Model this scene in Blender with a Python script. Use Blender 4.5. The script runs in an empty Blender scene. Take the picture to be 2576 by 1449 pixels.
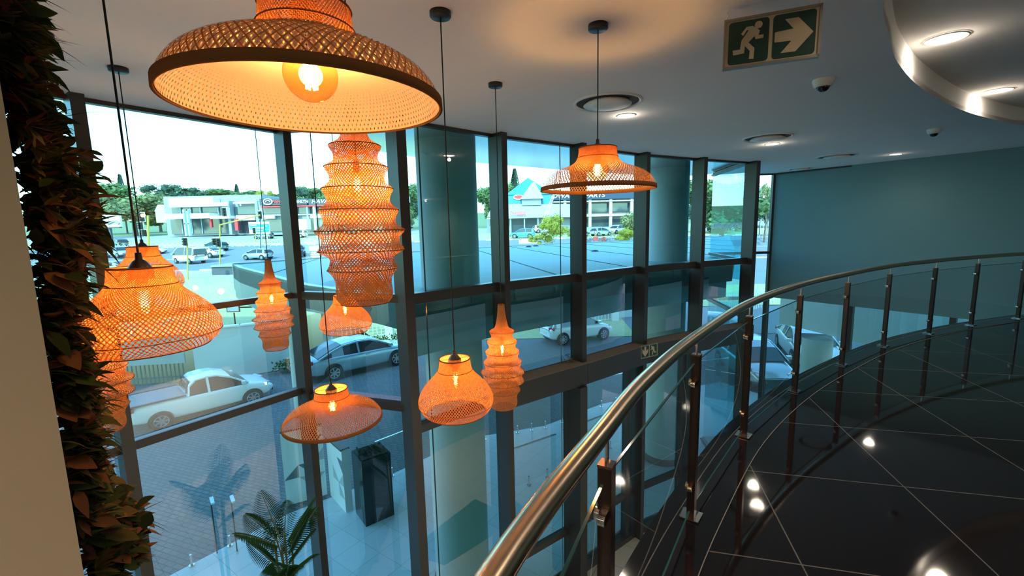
import bpy, bmesh, math, random
from mathutils import Vector, Matrix
from mathutils.geometry import tessellate_polygon
random.seed(7)
PI = math.pi
scene = bpy.context.scene
COL = scene.collection

# ------------------------------------------------------------------ camera
EYE = 1.75
FPX = 1112.0
PITCH, ROLL = math.radians(7.8), math.radians(1.3)
FW = Vector((0, math.cos(PITCH), -math.sin(PITCH)))
R0 = Vector((1, 0, 0)); U0 = R0.cross(FW)
RT = R0 * math.cos(ROLL) - U0 * math.sin(ROLL)
UP = U0 * math.cos(ROLL) + R0 * math.sin(ROLL)
cam_d = bpy.data.cameras.new('camera')
cam = bpy.data.objects.new('camera', cam_d); COL.objects.link(cam)
cam_d.sensor_width = 36.0
cam_d.lens = 36.0 * FPX / 2576.0
cam_d.clip_start = 0.05; cam_d.clip_end = 2000
Mx = Matrix((RT, UP, -FW)).transposed().to_4x4()
Mx.translation = Vector((0, 0, EYE))
cam.matrix_world = Mx
scene.camera = cam

# ------------------------------------------------------------------ view, world, sun
scene.view_settings.view_transform = 'Standard'
scene.view_settings.look = 'None'
scene.view_settings.exposure = 0.85
scene.view_settings.gamma = 1.0
scene.view_settings.use_curve_mapping = False
scene.cycles.use_denoising = True
scene.cycles.max_bounces = 8
scene.cycles.diffuse_bounces = 4
scene.cycles.glossy_bounces = 4
scene.cycles.transmission_bounces = 6
scene.cycles.transparent_max_bounces = 24
scene.cycles.sample_clamp_indirect = 6.0
scene.cycles.caustics_reflective = False
scene.cycles.caustics_refractive = False

W = bpy.data.worlds.new('world'); scene.world = W; W.use_nodes = True
nt = W.node_tree; nt.nodes.clear()
out = nt.nodes.new('ShaderNodeOutputWorld'); bg = nt.nodes.new('ShaderNodeBackground')
sky = nt.nodes.new('ShaderNodeTexSky'); sky.sky_type = 'NISHITA'
sky.sun_disc = False; sky.sun_elevation = math.radians(40); sky.sun_rotation = math.radians(190)
sky.air_density = 1.3; sky.dust_density = 1.6; sky.ozone_density = 1.0; sky.altitude = 1300
bg.inputs[1].default_value = 0.52
nt.links.new(sky.outputs[0], bg.inputs[0]); nt.links.new(bg.outputs[0], out.inputs[0])

sd = bpy.data.lights.new('sun', 'SUN'); sd.energy = 3.3; sd.angle = math.radians(0.6); sd.color = (1, .95, .87)
sun = bpy.data.objects.new('sun', sd); COL.objects.link(sun)
sun.rotation_euler = (math.radians(50), 0, math.radians(-12))     # shines towards +Y, slightly right

# ------------------------------------------------------------------ pixel -> place helpers (reference frame 2576x1449)
O3 = Vector((0, 0, EYE))
def ray(px, py): return FW + RT * ((px - 1288.0) / FPX) - UP * ((py - 724.5) / FPX)
def onz(px, py, z):
    d = ray(px, py); return O3 + d * ((z - EYE) / d.z)
def ony(px, py, y):
    d = ray(px, py); return O3 + d * (y / d.y)
def lerp(a, b, t): return a + (b - a) * t
HP = [(24, -2.3), (52, -2.3), (62, -1.75), (74, -0.35), (86, 0.15), (96, 0.6), (106, 1.3), (140, 2.0), (260, 6.0), (420, 16.0)]
def hh(x, y):
    z = HP[-1][1]
    if y <= HP[0][0]: z = HP[0][1]
    else:
        for (a, za), (b, zb) in zip(HP, HP[1:]):
            if y <= b: z = lerp(za, zb, (y - a) / (b - a)); break
    if x > -9.5 and y < 46:
        k = min(1, max(0, (y - 26) / 20.0)); z = min(z, lerp(-4.4, -2.3, k))
    return z
def onterrain(px, py):
    d = ray(px, py); d = d / d.y; y = 20.0
    while y < 400:
        p = O3 + d * y
        if p.z <= hh(p.x, y): return Vector((p.x, y, hh(p.x, y)))
        y += 0.25
    return O3 + d * 120

# ------------------------------------------------------------------ materials
MATS = {}
def mat(name, color=(.8, .8, .8), rough=.6, metal=0.0, emit=None, es=1.0, spec=.5, noise=None, bump=0.0, bscale=40.0, coat=0.0):
    if name in MATS: return MATS[name]
    m = bpy.data.materials.new(name); m.use_nodes = True; MATS[name] = m
    n = m.node_tree; b = n.nodes['Principled BSDF']
    b.inputs['Base Color'].default_value = (*color, 1); b.inputs['Roughness'].default_value = rough
    b.inputs['Metallic'].default_value = metal; b.inputs['Specular IOR Level'].default_value = spec
    b.inputs['Coat Weight'].default_value = coat
    if emit: b.inputs['Emission Color'].default_value = (*emit, 1); b.inputs['Emission Strength'].default_value = es
    if noise:
        sc_, amt = noise
        tx = n.nodes.new('ShaderNodeTexNoise'); tx.inputs['Scale'].default_value = sc_; tx.inputs['Detail'].default_value = 5
        co = n.nodes.new('ShaderNodeTexCoord'); n.links.new(co.outputs['Object'], tx.inputs['Vector'])
        mx = n.nodes.new('ShaderNodeMix'); mx.data_type = 'RGBA'
        mx.inputs[6].default_value = (*[c * (1 - amt) for c in color], 1)
        mx.inputs[7].default_value = (*[min(1, c * (1 + amt)) for c in color], 1)
        n.links.new(tx.outputs['Fac'], mx.inputs[0]); n.links.new(mx.outputs[2], b.inputs['Base Color'])
    if bump:
        t2 = n.nodes.new('ShaderNodeTexNoise'); t2.inputs['Scale'].default_value = bscale; t2.inputs['Detail'].default_value = 4
        co = n.nodes.new('ShaderNodeTexCoord'); n.links.new(co.outputs['Object'], t2.inputs['Vector'])
        bp = n.nodes.new('ShaderNodeBump'); bp.inputs['Strength'].default_value = bump; bp.inputs['Distance'].default_value = .01
        n.links.new(t2.outputs['Fac'], bp.inputs['Height']); n.links.new(bp.outputs[0], b.inputs['Normal'])
    return m
def glassmat(name, tint, refl=.09, rough=0.0, rtint=(1, 1, 1)):
    m = bpy.data.materials.new(name); m.use_nodes = True; MATS[name] = m
    n = m.node_tree; n.nodes.clear(); L = n.links.new
    o = n.nodes.new('ShaderNodeOutputMaterial'); mix = n.nodes.new('ShaderNodeMixShader')
    tr = n.nodes.new('ShaderNodeBsdfTransparent'); tr.inputs[0].default_value = (*tint, 1)
    gl = n.nodes.new('ShaderNodeBsdfGlossy'); gl.inputs['Roughness'].default_value = rough; gl.inputs[0].default_value = (*rtint, 1)
    ge = n.nodes.new('ShaderNodeNewGeometry')
    dp = n.nodes.new('ShaderNodeVectorMath'); dp.operation = 'DOT_PRODUCT'
    L(ge.outputs['Normal'], dp.inputs[0]); L(ge.outputs['Incoming'], dp.inputs[1])
    ab = n.nodes.new('ShaderNodeMath'); ab.operation = 'ABSOLUTE'; L(dp.outputs['Value'], ab.inputs[0])
    om = n.nodes.new('ShaderNodeMath'); om.operation = 'SUBTRACT'; om.inputs[0].default_value = 1.0; L(ab.outputs[0], om.inputs[1])
    pw = n.nodes.new('ShaderNodeMath'); pw.operation = 'POWER'; pw.inputs[1].default_value = 5; L(om.outputs[0], pw.inputs[0])
    ma = n.nodes.new('ShaderNodeMath'); ma.operation = 'MULTIPLY_ADD'; ma.inputs[1].default_value = 1 - refl; ma.inputs[2].default_value = refl
    L(pw.outputs[0], ma.inputs[0]); L(ma.outputs[0], mix.inputs[0]); L(tr.outputs[0], mix.inputs[1]); L(gl.outputs[0], mix.inputs[2]); L(mix.outputs[0], o.inputs[0])
    return m
def translucent(name, color, tcol, fac=.5, noise=None):
    m = bpy.data.materials.new(name); m.use_nodes = True; MATS[name] = m
    n = m.node_tree; n.nodes.clear(); L = n.links.new
    o = n.nodes.new('ShaderNodeOutputMaterial'); mix = n.nodes.new('ShaderNodeMixShader'); mix.inputs[0].default_value = fac
    d = n.nodes.new('ShaderNodeBsdfDiffuse'); d.inputs[0].default_value = (*color, 1)
    t = n.nodes.new('ShaderNodeBsdfTranslucent'); t.inputs[0].default_value = (*tcol, 1)
    L(d.outputs[0], mix.inputs[1]); L(t.outputs[0], mix.inputs[2]); L(mix.outputs[0], o.inputs[0])
    if noise:
        tx = n.nodes.new('ShaderNodeTexNoise'); tx.inputs['Scale'].default_value = noise
        co = n.nodes.new('ShaderNodeTexCoord'); L(co.outputs['Object'], tx.inputs['Vector'])
        for nd, c in ((d, color), (t, tcol)):
            mx = n.nodes.new('ShaderNodeMix'); mx.data_type = 'RGBA'
            mx.inputs[6].default_value = (*[v * .65 for v in c], 1); mx.inputs[7].default_value = (*[min(1, v * 1.25) for v in c], 1)
            L(tx.outputs['Fac'], mx.inputs[0]); L(mx.outputs[2], nd.inputs[0])
    return m
def emis(name, color, s):
    m = bpy.data.materials.new(name); m.use_nodes = True; MATS[name] = m
    n = m.node_tree; n.nodes.clear()
    o = n.nodes.new('ShaderNodeOutputMaterial'); e = n.nodes.new('ShaderNodeEmission')
    e.inputs[0].default_value = (*color, 1); e.inputs[1].default_value = s; n.links.new(e.outputs[0], o.inputs[0]); return m

CEIL = mat('ceiling_paint', (.88, .87, .86), .9)
CREAM = mat('cream_wall_paint', (.62, .47, .31), .85, bump=.1, bscale=120)
TEAL = mat('teal_wall_paint', (.16, .30, .33), .8, bump=.15, bscale=150)
WHITE = mat('white_paint', (.8, .8, .78), .6)
BEIGE = mat('beige_paint', (.76, .70, .60), .8)
BRONZE = mat('bronze_frame', (.045, .04, .036), .38, .3, bump=.05)
LEDGE = mat('brown_ledge', (.16, .13, .105), .7, noise=(14, .3))  # paler mottled brown for the beam top
BLACK = mat('black_plastic', (.012, .011, .012), .4)
CORD = mat('black_cord', (.01, .01, .01), .7)
STEEL = mat('brushed_steel', (.60, .46, .33), .25, 1.0)  # warm glow of the lamps put into the steel colour
BSTEEL = mat('dark_bronze_steel', (.075, .048, .04), .28, .85)
CHROME = mat('chrome', (.7, .66, .62), .15, 1.0)
GLASS = glassmat('blue_green_glass', (.37, .82, .88), .15)
GLASS_UP = glassmat('blue_green_glass_upper', (.38, .82, .88), .08)
CLEAR = glassmat('clear_glass', (.86, .92, .91), .07)
EDGEG = mat('glass_edge', (.03, .10, .11), .1)
BAMBOO = translucent('woven_bamboo', (.60, .30, .12), (.52, .14, .028), .28, 60)
BAMBOO_D = translucent('woven_bamboo_hoop', (.29, .13, .05), (.35, .11, .025), .25)
LINER = translucent('pale_bamboo_lining', (.64, .55, .48), (.8, .48, .25), .22)
FIL = emis('glowing_filament', (1, .62, .2), 60)
BULBG = glassmat('amber_bulb_glass', (1.0, .80, .48), .05, rtint=(1, .7, .4))
LEAFM = [translucent('leaf_dark', (.022, .032, .016), (.03, .045, .015), .2), translucent('leaf_olive', (.075, .065, .03), (.08, .07, .025), .2),
         translucent('leaf_brown', (.13, .06, .032), (.11, .05, .025), .2), translucent('leaf_green', (.04, .062, .024), (.05, .08, .02), .25)]
DLIGHT = emis('downlight_lens', (1, .86, .68), 14)
ASPH = mat('asphalt', (.22, .235, .25), .9, noise=(1.5, .08))
TYRE = mat('tyre_rubber', (.015, .015, .016), .8)
WINDOWD = mat('car_glass', (.02, .028, .035), .08, spec=.8)
ALLOY = mat('alloy_wheel', (.55, .55, .57), .3, .8)
YEL = mat('yellow_pole_paint', (.55, .40, .08), .5)

def granite():
    m = bpy.data.materials.new('black_granite_tiles'); m.use_nodes = True; MATS['gran'] = m
    n = m.node_tree; b = n.nodes['Principled BSDF']; L = n.links.new
    b.inputs['Roughness'].default_value = .045; b.inputs['Specular IOR Level'].default_value = .5
    co = n.nodes.new('ShaderNodeTexCoord'); mp = n.nodes.new('ShaderNodeMapping')
    mp.inputs['Rotation'].default_value = (0, 0, math.radians(14.4)); mp.inputs['Location'].default_value = (.0, .35, 0)
    L(co.outputs['Object'], mp.inputs[0])
    br = n.nodes.new('ShaderNodeTexBrick'); br.offset = 0; br.squash = 1
    br.inputs['Scale'].default_value = 1.0; br.inputs['Mortar Size'].default_value = .004
    br.inputs['Brick Width'].default_value = 0.9; br.inputs['Row Height'].default_value = 0.9; br.inputs['Mortar Smooth'].default_value = .1
    br.inputs['Color1'].default_value = (.010, .007, .0075, 1); br.inputs['Color2'].default_value = (.013, .009, .0095, 1)
    br.inputs['Mortar'].default_value = (.16, .14, .13, 1)
    L(mp.outputs[0], br.inputs['Vector'])
    tx = n.nodes.new('ShaderNodeTexNoise'); tx.inputs['Scale'].default_value = 260; L(co.outputs['Object'], tx.inputs['Vector'])
    rp = n.nodes.new('ShaderNodeMapRange'); rp.inputs[1].default_value = .66; rp.inputs[2].default_value = .75; rp.inputs[4].default_value = .03
    L(tx.outputs['Fac'], rp.inputs[0])
    ad = n.nodes.new('ShaderNodeMix'); ad.data_type = 'RGBA'; ad.blend_type = 'ADD'; ad.inputs[0].default_value = 1
    L(br.outputs['Color'], ad.inputs[6]); L(rp.outputs[0], ad.inputs[7]); L(ad.outputs[2], b.inputs['Base Color'])
    return m
GRAN = granite()
GRANB = mat('black_granite_border', (.011, .009, .011), .06, noise=(200, .5))
def tilemat(name, c1, c2, mort, bw, bh, ms, rough, rot=0, off=0.0):
    m = bpy.data.materials.new(name); m.use_nodes = True; MATS[name] = m
    n = m.node_tree; b = n.nodes['Principled BSDF']; L = n.links.new; b.inputs['Roughness'].default_value = rough
    co = n.nodes.new('ShaderNodeTexCoord'); mp = n.nodes.new('ShaderNodeMapping'); mp.inputs['Rotation'].default_value = (0, 0, rot)
    L(co.outputs['Object'], mp.inputs[0])
    br = n.nodes.new('ShaderNodeTexBrick'); br.offset = off; br.inputs['Scale'].default_value = 1
    br.inputs['Mortar Size'].default_value = ms; br.inputs['Brick Width'].default_value = bw; br.inputs['Row Height'].default_value = bh
    br.inputs['Color1'].default_value = (*c1, 1); br.inputs['Color2'].default_value = (*c2, 1); br.inputs['Mortar'].default_value = (*mort, 1)
    L(mp.outputs[0], br.inputs['Vector']); L(br.outputs['Color'], b.inputs['Base Color']); return m
PAVER = tilemat('parking_brick_paving', (.205, .205, .205), (.16, .165, .17), (.11, .11, .115), .22, .11, .012, .85, math.radians(20), .5)
TERR = tilemat('pale_terrace_tiles', (.60, .64, .66), (.56, .60, .62), (.4, .42, .44), .6, .6, .006, .35, math.radians(35))
LOBBY = tilemat('beige_lobby_tiles', (.50, .45, .38), (.47, .42, .36), (.25, .22, .19), .6, .6, .006, .25, math.radians(30))
ROOFM = mat('blue_grey_roof_sheet', (.30, .43, .41), .6, noise=(3, .12))
GRASS = mat('dry_yellow_grass', (.46, .46, .22), .95, noise=(2.5, .15))
GRASSF = mat('dry_verge_grass', (.50, .46, .22), .95, noise=(.6, .2))

# ------------------------------------------------------------------ mesh helpers
def link(name, me, parent=None, m=None):
    o = bpy.data.objects.new(name, me); COL.objects.link(o)
    if m is not None and not me.materials: me.materials.append(m)
    if parent is not None: o.parent = parent
    return o
class MB:
    def __init__(s): s.v = []; s.f = []; s.mi = []; s.smooth = []
    def quad(s, a, b, c, d, mi=0, sm=False):
        i = len(s.v); s.v += [tuple(a), tuple(b), tuple(c), tuple(d)]; s.f.append((i, i + 1, i + 2, i + 3)); s.mi.append(mi); s.smooth.append(sm)
    def poly(s, pts, mi=0, sm=False):
        i = len(s.v); s.v += [tuple(p) for p in pts]; s.f.append(tuple(range(i, i + len(pts)))); s.mi.append(mi); s.smooth.append(sm)
    def faces(s, vs, fs, mi=0, sm=False):
        i = len(s.v); s.v += [tuple(p) for p in vs]
        for f in fs: s.f.append(tuple(i + k for k in f)); s.mi.append(mi); s.smooth.append(sm)
    def box(s, c, d, rz=0, mi=0, taper=1.0):
        cx, cy, cz = c; hx, hy, hz = d[0] / 2, d[1] / 2, d[2] / 2; cs, sn = math.cos(rz), math.sin(rz); vs = []
        for k in (-1, 1):
            t = taper if k > 0 else 1
            for x, y in ((-1, -1), (1, -1), (1, 1), (-1, 1)):
                X, Y = x * hx * t, y * hy * t; vs.append((cx + X * cs - Y * sn, cy + X * sn + Y * cs, cz + k * hz))
        s.faces(vs, [(3, 2, 1, 0), (4, 5, 6, 7), (0, 1, 5, 4), (1, 2, 6, 5), (2, 3, 7, 6), (3, 0, 4, 7)], mi)
    def prism(s, poly, z0, z1, mi=0):
        n = len(poly); vs = [(p[0], p[1], z0) for p in poly] + [(p[0], p[1], z1) for p in poly]
        s.faces(vs, [tuple(range(n - 1, -1, -1)), tuple(range(n, 2 * n))] + [(i, (i + 1) % n, n + (i + 1) % n, n + i) for i in range(n)], mi)
    def bar(s, a, b, w, h, mi=0, up=(0, 0, 1)):
        a = Vector(a); b = Vector(b); d = (b - a).normalized(); u = Vector(up)
        if abs(d.dot(u)) > .99: u = Vector((0, 1, 0))
        sd_ = d.cross(u).normalized() * (w / 2); uu = sd_.cross(d).normalized() * (h / 2)
        vs = [a - sd_ - uu, a + sd_ - uu, a + sd_ + uu, a - sd_ + uu, b - sd_ - uu, b + sd_ - uu, b + sd_ + uu, b - sd_ + uu]
        s.faces(vs, [(3, 2, 1, 0), (4, 5, 6, 7), (0, 1, 5, 4), (1, 2, 6, 5), (2, 3, 7, 6), (3, 0, 4, 7)], mi)
    def tube(s, pts, r, n=10, mi=0, cap=True, radii=None):
        pts = [Vector(p) for p in pts]; m = len(pts); vs = []; prev = None
        for i, p in enumerate(pts):
            d = (pts[min(i + 1, m - 1)] - pts[max(i - 1, 0)]).normalized()
            if prev is None:
                u = Vector((0, 0, 1)) if abs(d.z) < .9 else Vector((1, 0, 0))
                a = d.cross(u).normalized()
            else: a = (prev - d * prev.dot(d)).normalized()
            prev = a; b = d.cross(a); rr = radii[i] if radii else r
            for k in range(n):
                t = 2 * PI * k / n; vs.append(p + a * math.cos(t) * rr + b * math.sin(t) * rr)
        fs = [(i * n + k, i * n + (k + 1) % n, (i + 1) * n + (k + 1) % n, (i + 1) * n + k) for i in range(m - 1) for k in range(n)]
        s.faces(vs, fs, mi, True)
        if cap: s.faces(vs[:n], [tuple(range(n - 1, -1, -1))], mi); s.faces(vs[-n:], [tuple(range(n))], mi)
    def lathe(s, prof, n=32, c=(0, 0, 0), mi=0, sm=True):
        vs = []
        for r, z in prof:
            for k in range(n):
                t = 2 * PI * k / n; vs.append((c[0] + r * math.cos(t), c[1] + r * math.sin(t), c[2] + z))
        s.faces(vs, [(i * n + k, i * n + (k + 1) % n, (i + 1) * n + (k + 1) % n, (i + 1) * n + k) for i in range(len(prof) - 1) for k in range(n)], mi, sm)
    def cyl(s, a, b, r, n=16, mi=0): s.tube([a, b], r, n, mi)
    def mesh(s, name, mats):
        me = bpy.data.meshes.new(name); me.from_pydata(s.v, [], s.f)
        if not isinstance(mats, (list, tuple)): mats = [mats]
        for m_ in mats: me.materials.append(m_)
        me.polygons.foreach_set('material_index', s.mi); me.polygons.foreach_set('use_smooth', s.smooth); me.update(); return me
    def build(s, name, mats, parent=None, loc=None, rz=None):
        o = link(name, s.mesh(name, mats), parent)
        if loc is not None: o.location = loc
        if rz is not None: o.rotation_euler.z = rz
        return o
def tag(o, label=None, cat=None, group=None, kind=None):
    if label: o['label'] = label
    if cat: o['category'] = cat
    if group: o['group'] = group
    if kind: o['kind'] = kind
    return o
def empty(name, loc=(0, 0, 0), rz=0, **k):
    o = bpy.data.objects.new(name, None); COL.objects.link(o); o.location = loc; o.rotation_euler = (0, 0, rz); o.empty_display_size = .1
    return tag(o, **k)
def struct(o): o['kind'] = 'structure'; return o
def copy_tree(o, parent=None):
    c = o.copy(); COL.objects.link(c); c.parent = parent
    for ch in list(o.children): copy_tree(ch, c)
    return c
def text(body, name, size, m, parent, loc, rot, extrude=.01, shear=0.0, ax='CENTER', sx=1.0):
    cu = bpy.data.curves.new(name, 'FONT'); cu.body = body; cu.size = size; cu.extrude = extrude; cu.shear = shear
    cu.align_x = ax; cu.align_y = 'CENTER'; cu.offset = size * .02
    t = bpy.data.objects.new(name + '_t', cu); COL.objects.link(t)
    dg = bpy.context.evaluated_depsgraph_get(); me = bpy.data.meshes.new_from_object(t.evaluated_get(dg))
    bpy.data.objects.remove(t); me.materials.clear(); me.materials.append(m)
    o = link(name, me, parent); o.location = loc; o.rotation_euler = rot; o.scale = (sx, 1, 1); return o
def spline(pts, n):
    P = [Vector(p) for p in pts]; P = [P[0] * 2 - P[1]] + P + [P[-1] * 2 - P[-2]]; o = []
    for i in range(1, len(P) - 2):
        for k in range(n):
            t = k / n; a, b, c, d = P[i - 1], P[i], P[i + 1], P[i + 2]
            o.append(.5 * ((2 * b) + (c - a) * t + (2 * a - 5 * b + 4 * c - d) * t * t + (3 * b - a - 3 * c + d) * t ** 3))
    o.append(P[-2]); return o
def plate(loops, z0, z1, mi=0, mb=None):
    """solid slab from an outer loop and hole loops"""
    mb = mb or MB(); L3 = [[Vector((p[0], p[1], 0)) for p in l] for l in loops]; flat = [p for l in L3 for p in l]
    tr = tessellate_polygon(L3)
    mb.faces([(p.x, p.y, z0) for p in flat], tr, mi); mb.faces([(p.x, p.y, z1) for p in flat], tr, mi)
    for l in L3:
        n = len(l)
        for i in range(n):
            a, b = l[i], l[(i + 1) % n]; mb.quad((a.x, a.y, z0), (b.x, b.y, z0), (b.x, b.y, z1), (a.x, a.y, z1), mi)
    return mb
def offset(pts, d):
    r = []
    for i, p in enumerate(pts):
        a = pts[max(i - 1, 0)]; b = pts[min(i + 1, len(pts) - 1)]; t = Vector((b[0] - a[0], b[1] - a[1])).normalized()
        r.append(Vector((p[0] - t.y * d, p[1] + t.x * d)))
    return r

# ================================================================== ROOM SHELL
CZ, GZ = 3.0, -4.4
FA = [(-6.6, .3), (-3.90, 4.16), (-2.83, 5.68)]                  # facade, left run, towards the corner
FC = [(-1.31, 5.18), (-.21, 6.22), (1.02, 7.13), (2.31, 8.13), (3.66, 8.88), (5.06, 9.58)]
FE = [(5.35, 11.9), (6.95, 11.9)]
W1 = (9.6, 8.14); W2 = (15.6, -1.0)
fac = FA + FC + FE
# railing line on the mezzanine (plan)
RAIL = [(-.55, -4.5), (-.50, -2.5), (-.40, -1.0), (-.22, .2), (-.05, .72), (.27, 1.30), (.56, 1.78), (1.046, 2.447), (1.883, 3.446), (2.899, 4.383), (3.995, 5.20),
        (5.136, 5.956), (6.353, 6.58), (7.482, 7.05), (8.7, 7.45), (9.9, 7.72)]
railc = spline([(a, b, 0) for a, b in RAIL], 8)
edge = offset(railc, .17)
# ceiling with the raised cove
REC = [(1.15, -3.0), (1.08, -1.0), (1.2, .6), (1.62, 1.9), (2.184, 2.743), (2.578, 3.181), (3.185, 3.802), (4.172, 4.619), (5.564, 5.56), (7.182, 6.386), (8.3, 6.65)]
rec = [(p.x, p.y) for p in spline([(a, b, 0) for a, b in REC], 6)]
rec_loop = rec + [(9.6, 6.0), (11.0, 3.0), (11.5, -3.0)]
outer = [(-7.4, -7), (-7.4, .3)] + [(a - .0, b + .0) for a, b in FA] + FC + FE + [W1, W2, (15.6, -7)]
struct(plate([outer, rec_loop], CZ, CZ + .05).build('ceiling', CEIL))
mb = plate([rec_loop], CZ + .225, CZ + .27)
o = mb.build('ceiling_cove', CEIL); struct(o)
mb = MB()
for a, b in zip(rec_loop, rec_loop[1:] + rec_loop[:1]): mb.quad((*a, CZ), (*b, CZ), (*b, CZ + .23), (*a, CZ + .23), 0, True)
struct(mb.build('trim_1', CEIL))
# unseen building mass above, added and stretched left to shade the forecourt
mb = MB(); mb.prism([(-45, -16), (-45, -.5), (-9, -.5), (-4.3, 4.9), (-3.1, 6.2), (-1.2, 5.9), (2.2, 8.7), (5.0, 10.1), (5.0, 12.4), (7.4, 12.4), (11, 7.5), (30, -4), (30, -16)], CZ + .35, 16.5)
struct(mb.build('wall_shading_mass', mat('building_render', (.5, .5, .48), .8)))
# overhanging polished soffit outside the glass
SOF = mat('polished_soffit', (.62, .70, .66), .12, .85)
sof = [(-1.9, 5.9), (-1.31, 5.25), (-.21, 6.3), (1.0, 7.2), (2.3, 8.2), (3.6, 8.95), (5.3, 9.7), (6.3, 11.0), (5.2, 12.6), (3.3, 12.0), (1.0, 10.45), (-1.6, 8.45), (-2.6, 7.0)]
struct(MB().__class__ and plate([sof], CZ + .06, CZ + .33).build('trim_2', SOF))
# mezzanine floor slab
fl = [(p.x, p.y) for p in edge]
floor_loop = fl + [W1, W2, (15.6, -7), (fl[0][0], -7)]
floor_loop = [p for p in floor_loop]
struct(plate([floor_loop], -.05, 0.0).build('floor', GRAN))
inn = offset(railc, -.16)
bl = [(p.x, p.y) for p in edge] + [(p.x, p.y) for p in reversed(inn)]
mb = MB()
for i in range(len(edge) - 1):
    a, b, c, d = edge[i], edge[i + 1], inn[i + 1], inn[i]
    mb.quad((a.x, a.y, .004), (b.x, b.y, .004), (c.x, c.y, .004), (d.x, d.y, .004), 0)
    mb.quad((a.x, a.y, .004), (a.x, a.y, -.06), (b.x, b.y, -.06), (b.x, b.y, .004), 0)
for k, off in ((0, .075), (1, -.158)):
    ln = offset(railc, off)
    for a, b in zip(ln, ln[1:]): mb.bar((a.x, a.y, .0045), (b.x, b.y, .0045), .005, .003, 1)
struct(mb.build('trim_3', [GRANB, mat('pale_grout', (.25, .23, .21), .6)]))
# bulkhead below the slab edge, two bands, with a vent grille each bay
mb = MB()
e2 = offset(railc, .16); e3 = offset(railc, .10)
for i in range(len(e2) - 1):
    a, b = e2[i], e2[i + 1]; c, d = e3[i], e3[i + 1]
    mb.quad((a.x, a.y, -.06), (b.x, b.y, -.06), (b.x, b.y, -.5), (a.x, a.y, -.5))
    mb.quad((a.x, a.y, -.5), (b.x, b.y, -.5), (d.x, d.y, -.5), (c.x, c.y, -.5))
    mb.quad((c.x, c.y, -.5), (d.x, d.y, -.5), (d.x, d.y, -1.15), (c.x, c.y, -1.15))
    f0, f1 = (c.x + 3.0, c.y - 3.0), (d.x + 3.0, d.y - 3.0)
    mb.quad((c.x, c.y, -1.15), (d.x, d.y, -1.15), (*f1, -1.15), (*f0, -1.15))
struct(mb.build('trim_4', WHITE))
# walls
def wallbox(name, a, b, z0, z1, t, m, side=1):
    a = Vector((*a, 0)); b = Vector((*b, 0)); d = (b - a).normalized(); n = Vector((-d.y, d.x, 0)) * t * side
    mb = MB(); mb.prism([a, b, b + n, a + n] if side > 0 else [a, a + n, b + n, b], z0, z1); return struct(mb.build(name, m))
wallbox('wall_right', FE[1], W2, -.28, CZ, .25, TEAL, 1)
wallbox('wall_back', (15.6, -7), (-7.4, -7), -4.5, CZ, .2, BEIGE, 1)
wallbox('wall_left', (-7.4, -7), (-7.4, .3), -4.5, CZ, .2, BEIGE, 1)
wallbox('wall_corner', (-7.4, .3), FA[0], -4.5, CZ, .2, BEIGE, 1)
wallbox('wall_side', W2, (15.6, -7), -4.5, CZ, .2, BEIGE, 1)
wallbox('wall_lobby', (4.2, 3.2), (.6, -1.2), GZ, -1.16, .2, BEIGE, 1)      # lobby wall below the mezzanine
wallbox('wall_lobby_side', (.6, -1.2), (.3, -7), GZ, -1.16, .2, BEIGE, 1)
wallbox('wall_lobby_end', (9.0, 7.2), (4.2, 3.2), GZ, -1.16, .2, BEIGE, 1)
# door in the back wall with a beige surround
dr = empty('door_1', (1.6, -6.98, 0)); struct(dr)
mb = MB(); mb.box((0, .02, 1.05), (1.8, .05, 2.1)); mb.build('door_leaf', mat('grey_door', (.16, .14, .17), .4), dr)
mb = MB(); mb.cyl((.1, .07, .9), (.1, .07, 1.3), .012); mb.build('door_handle', CHROME, dr)
# lobby and exterior ground
mb = plate([[(-7.4, -7), (-7.4, .3)] + fac + [W1, W2, (15.6, -7)]], GZ - .1, GZ); struct(mb.build('floor_lobby', LOBBY))
mb = MB(); mb.prism([(1.2, 4.2), (2.9, 5.3), (2.2, 6.3), (.9, 5.0)], GZ, GZ + .012)
tag(mb.build('entrance_mat', mat('charcoal_mat', (.02, .022, .026), .95)), 'black diamond-laid entrance mat on the beige lobby tiles', 'mat')

# ------------------------------------------------------------------ facade glazing
win = None
def mull(parent, p, d, z0, z1, w=.09, dep=.24, name='mullion'):
    """d = facade direction; body sits inside the glass line"""
    d = Vector((*d, 0)).normalized(); n = Vector((d.y, -d.x, 0))
    c = Vector((*p, 0)) + n * (dep / 2 - .05); mb = MB()
    mb.box((c.x, c.y, (z0 + z1) / 2), (w, dep, z1 - z0), math.atan2(d.y, d.x)); return mb.build(name, BRONZE, parent)
def hbar(parent, a, b, z, h, dep, name='transom', m=BRONZE, top=None):
    a = Vector((*a, 0)); b = Vector((*b, 0)); d = (b - a).normalized(); n = Vector((d.y, -d.x, 0)) * (dep / 2 - .04)
    mb = MB(); mb.bar(a + n + Vector((0, 0, z)), b + n + Vector((0, 0, z)), dep, h)
    if top: mb.bar(a + n + Vector((0, 0, z + h / 2 + .003)), b + n + Vector((0, 0, z + h / 2 + .003)), dep, .006, 1); return mb.build(name, [m, top], parent)
    return mb.build(name, m, parent)
def pane(parent, a, b, z0, z1, g=GLASS):
    mb = MB(); mb.quad((*a, z0), (*b, z0), (*b, z1), (*a, z1)); return mb.build('pane', g, parent)
wn = [0]
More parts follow.
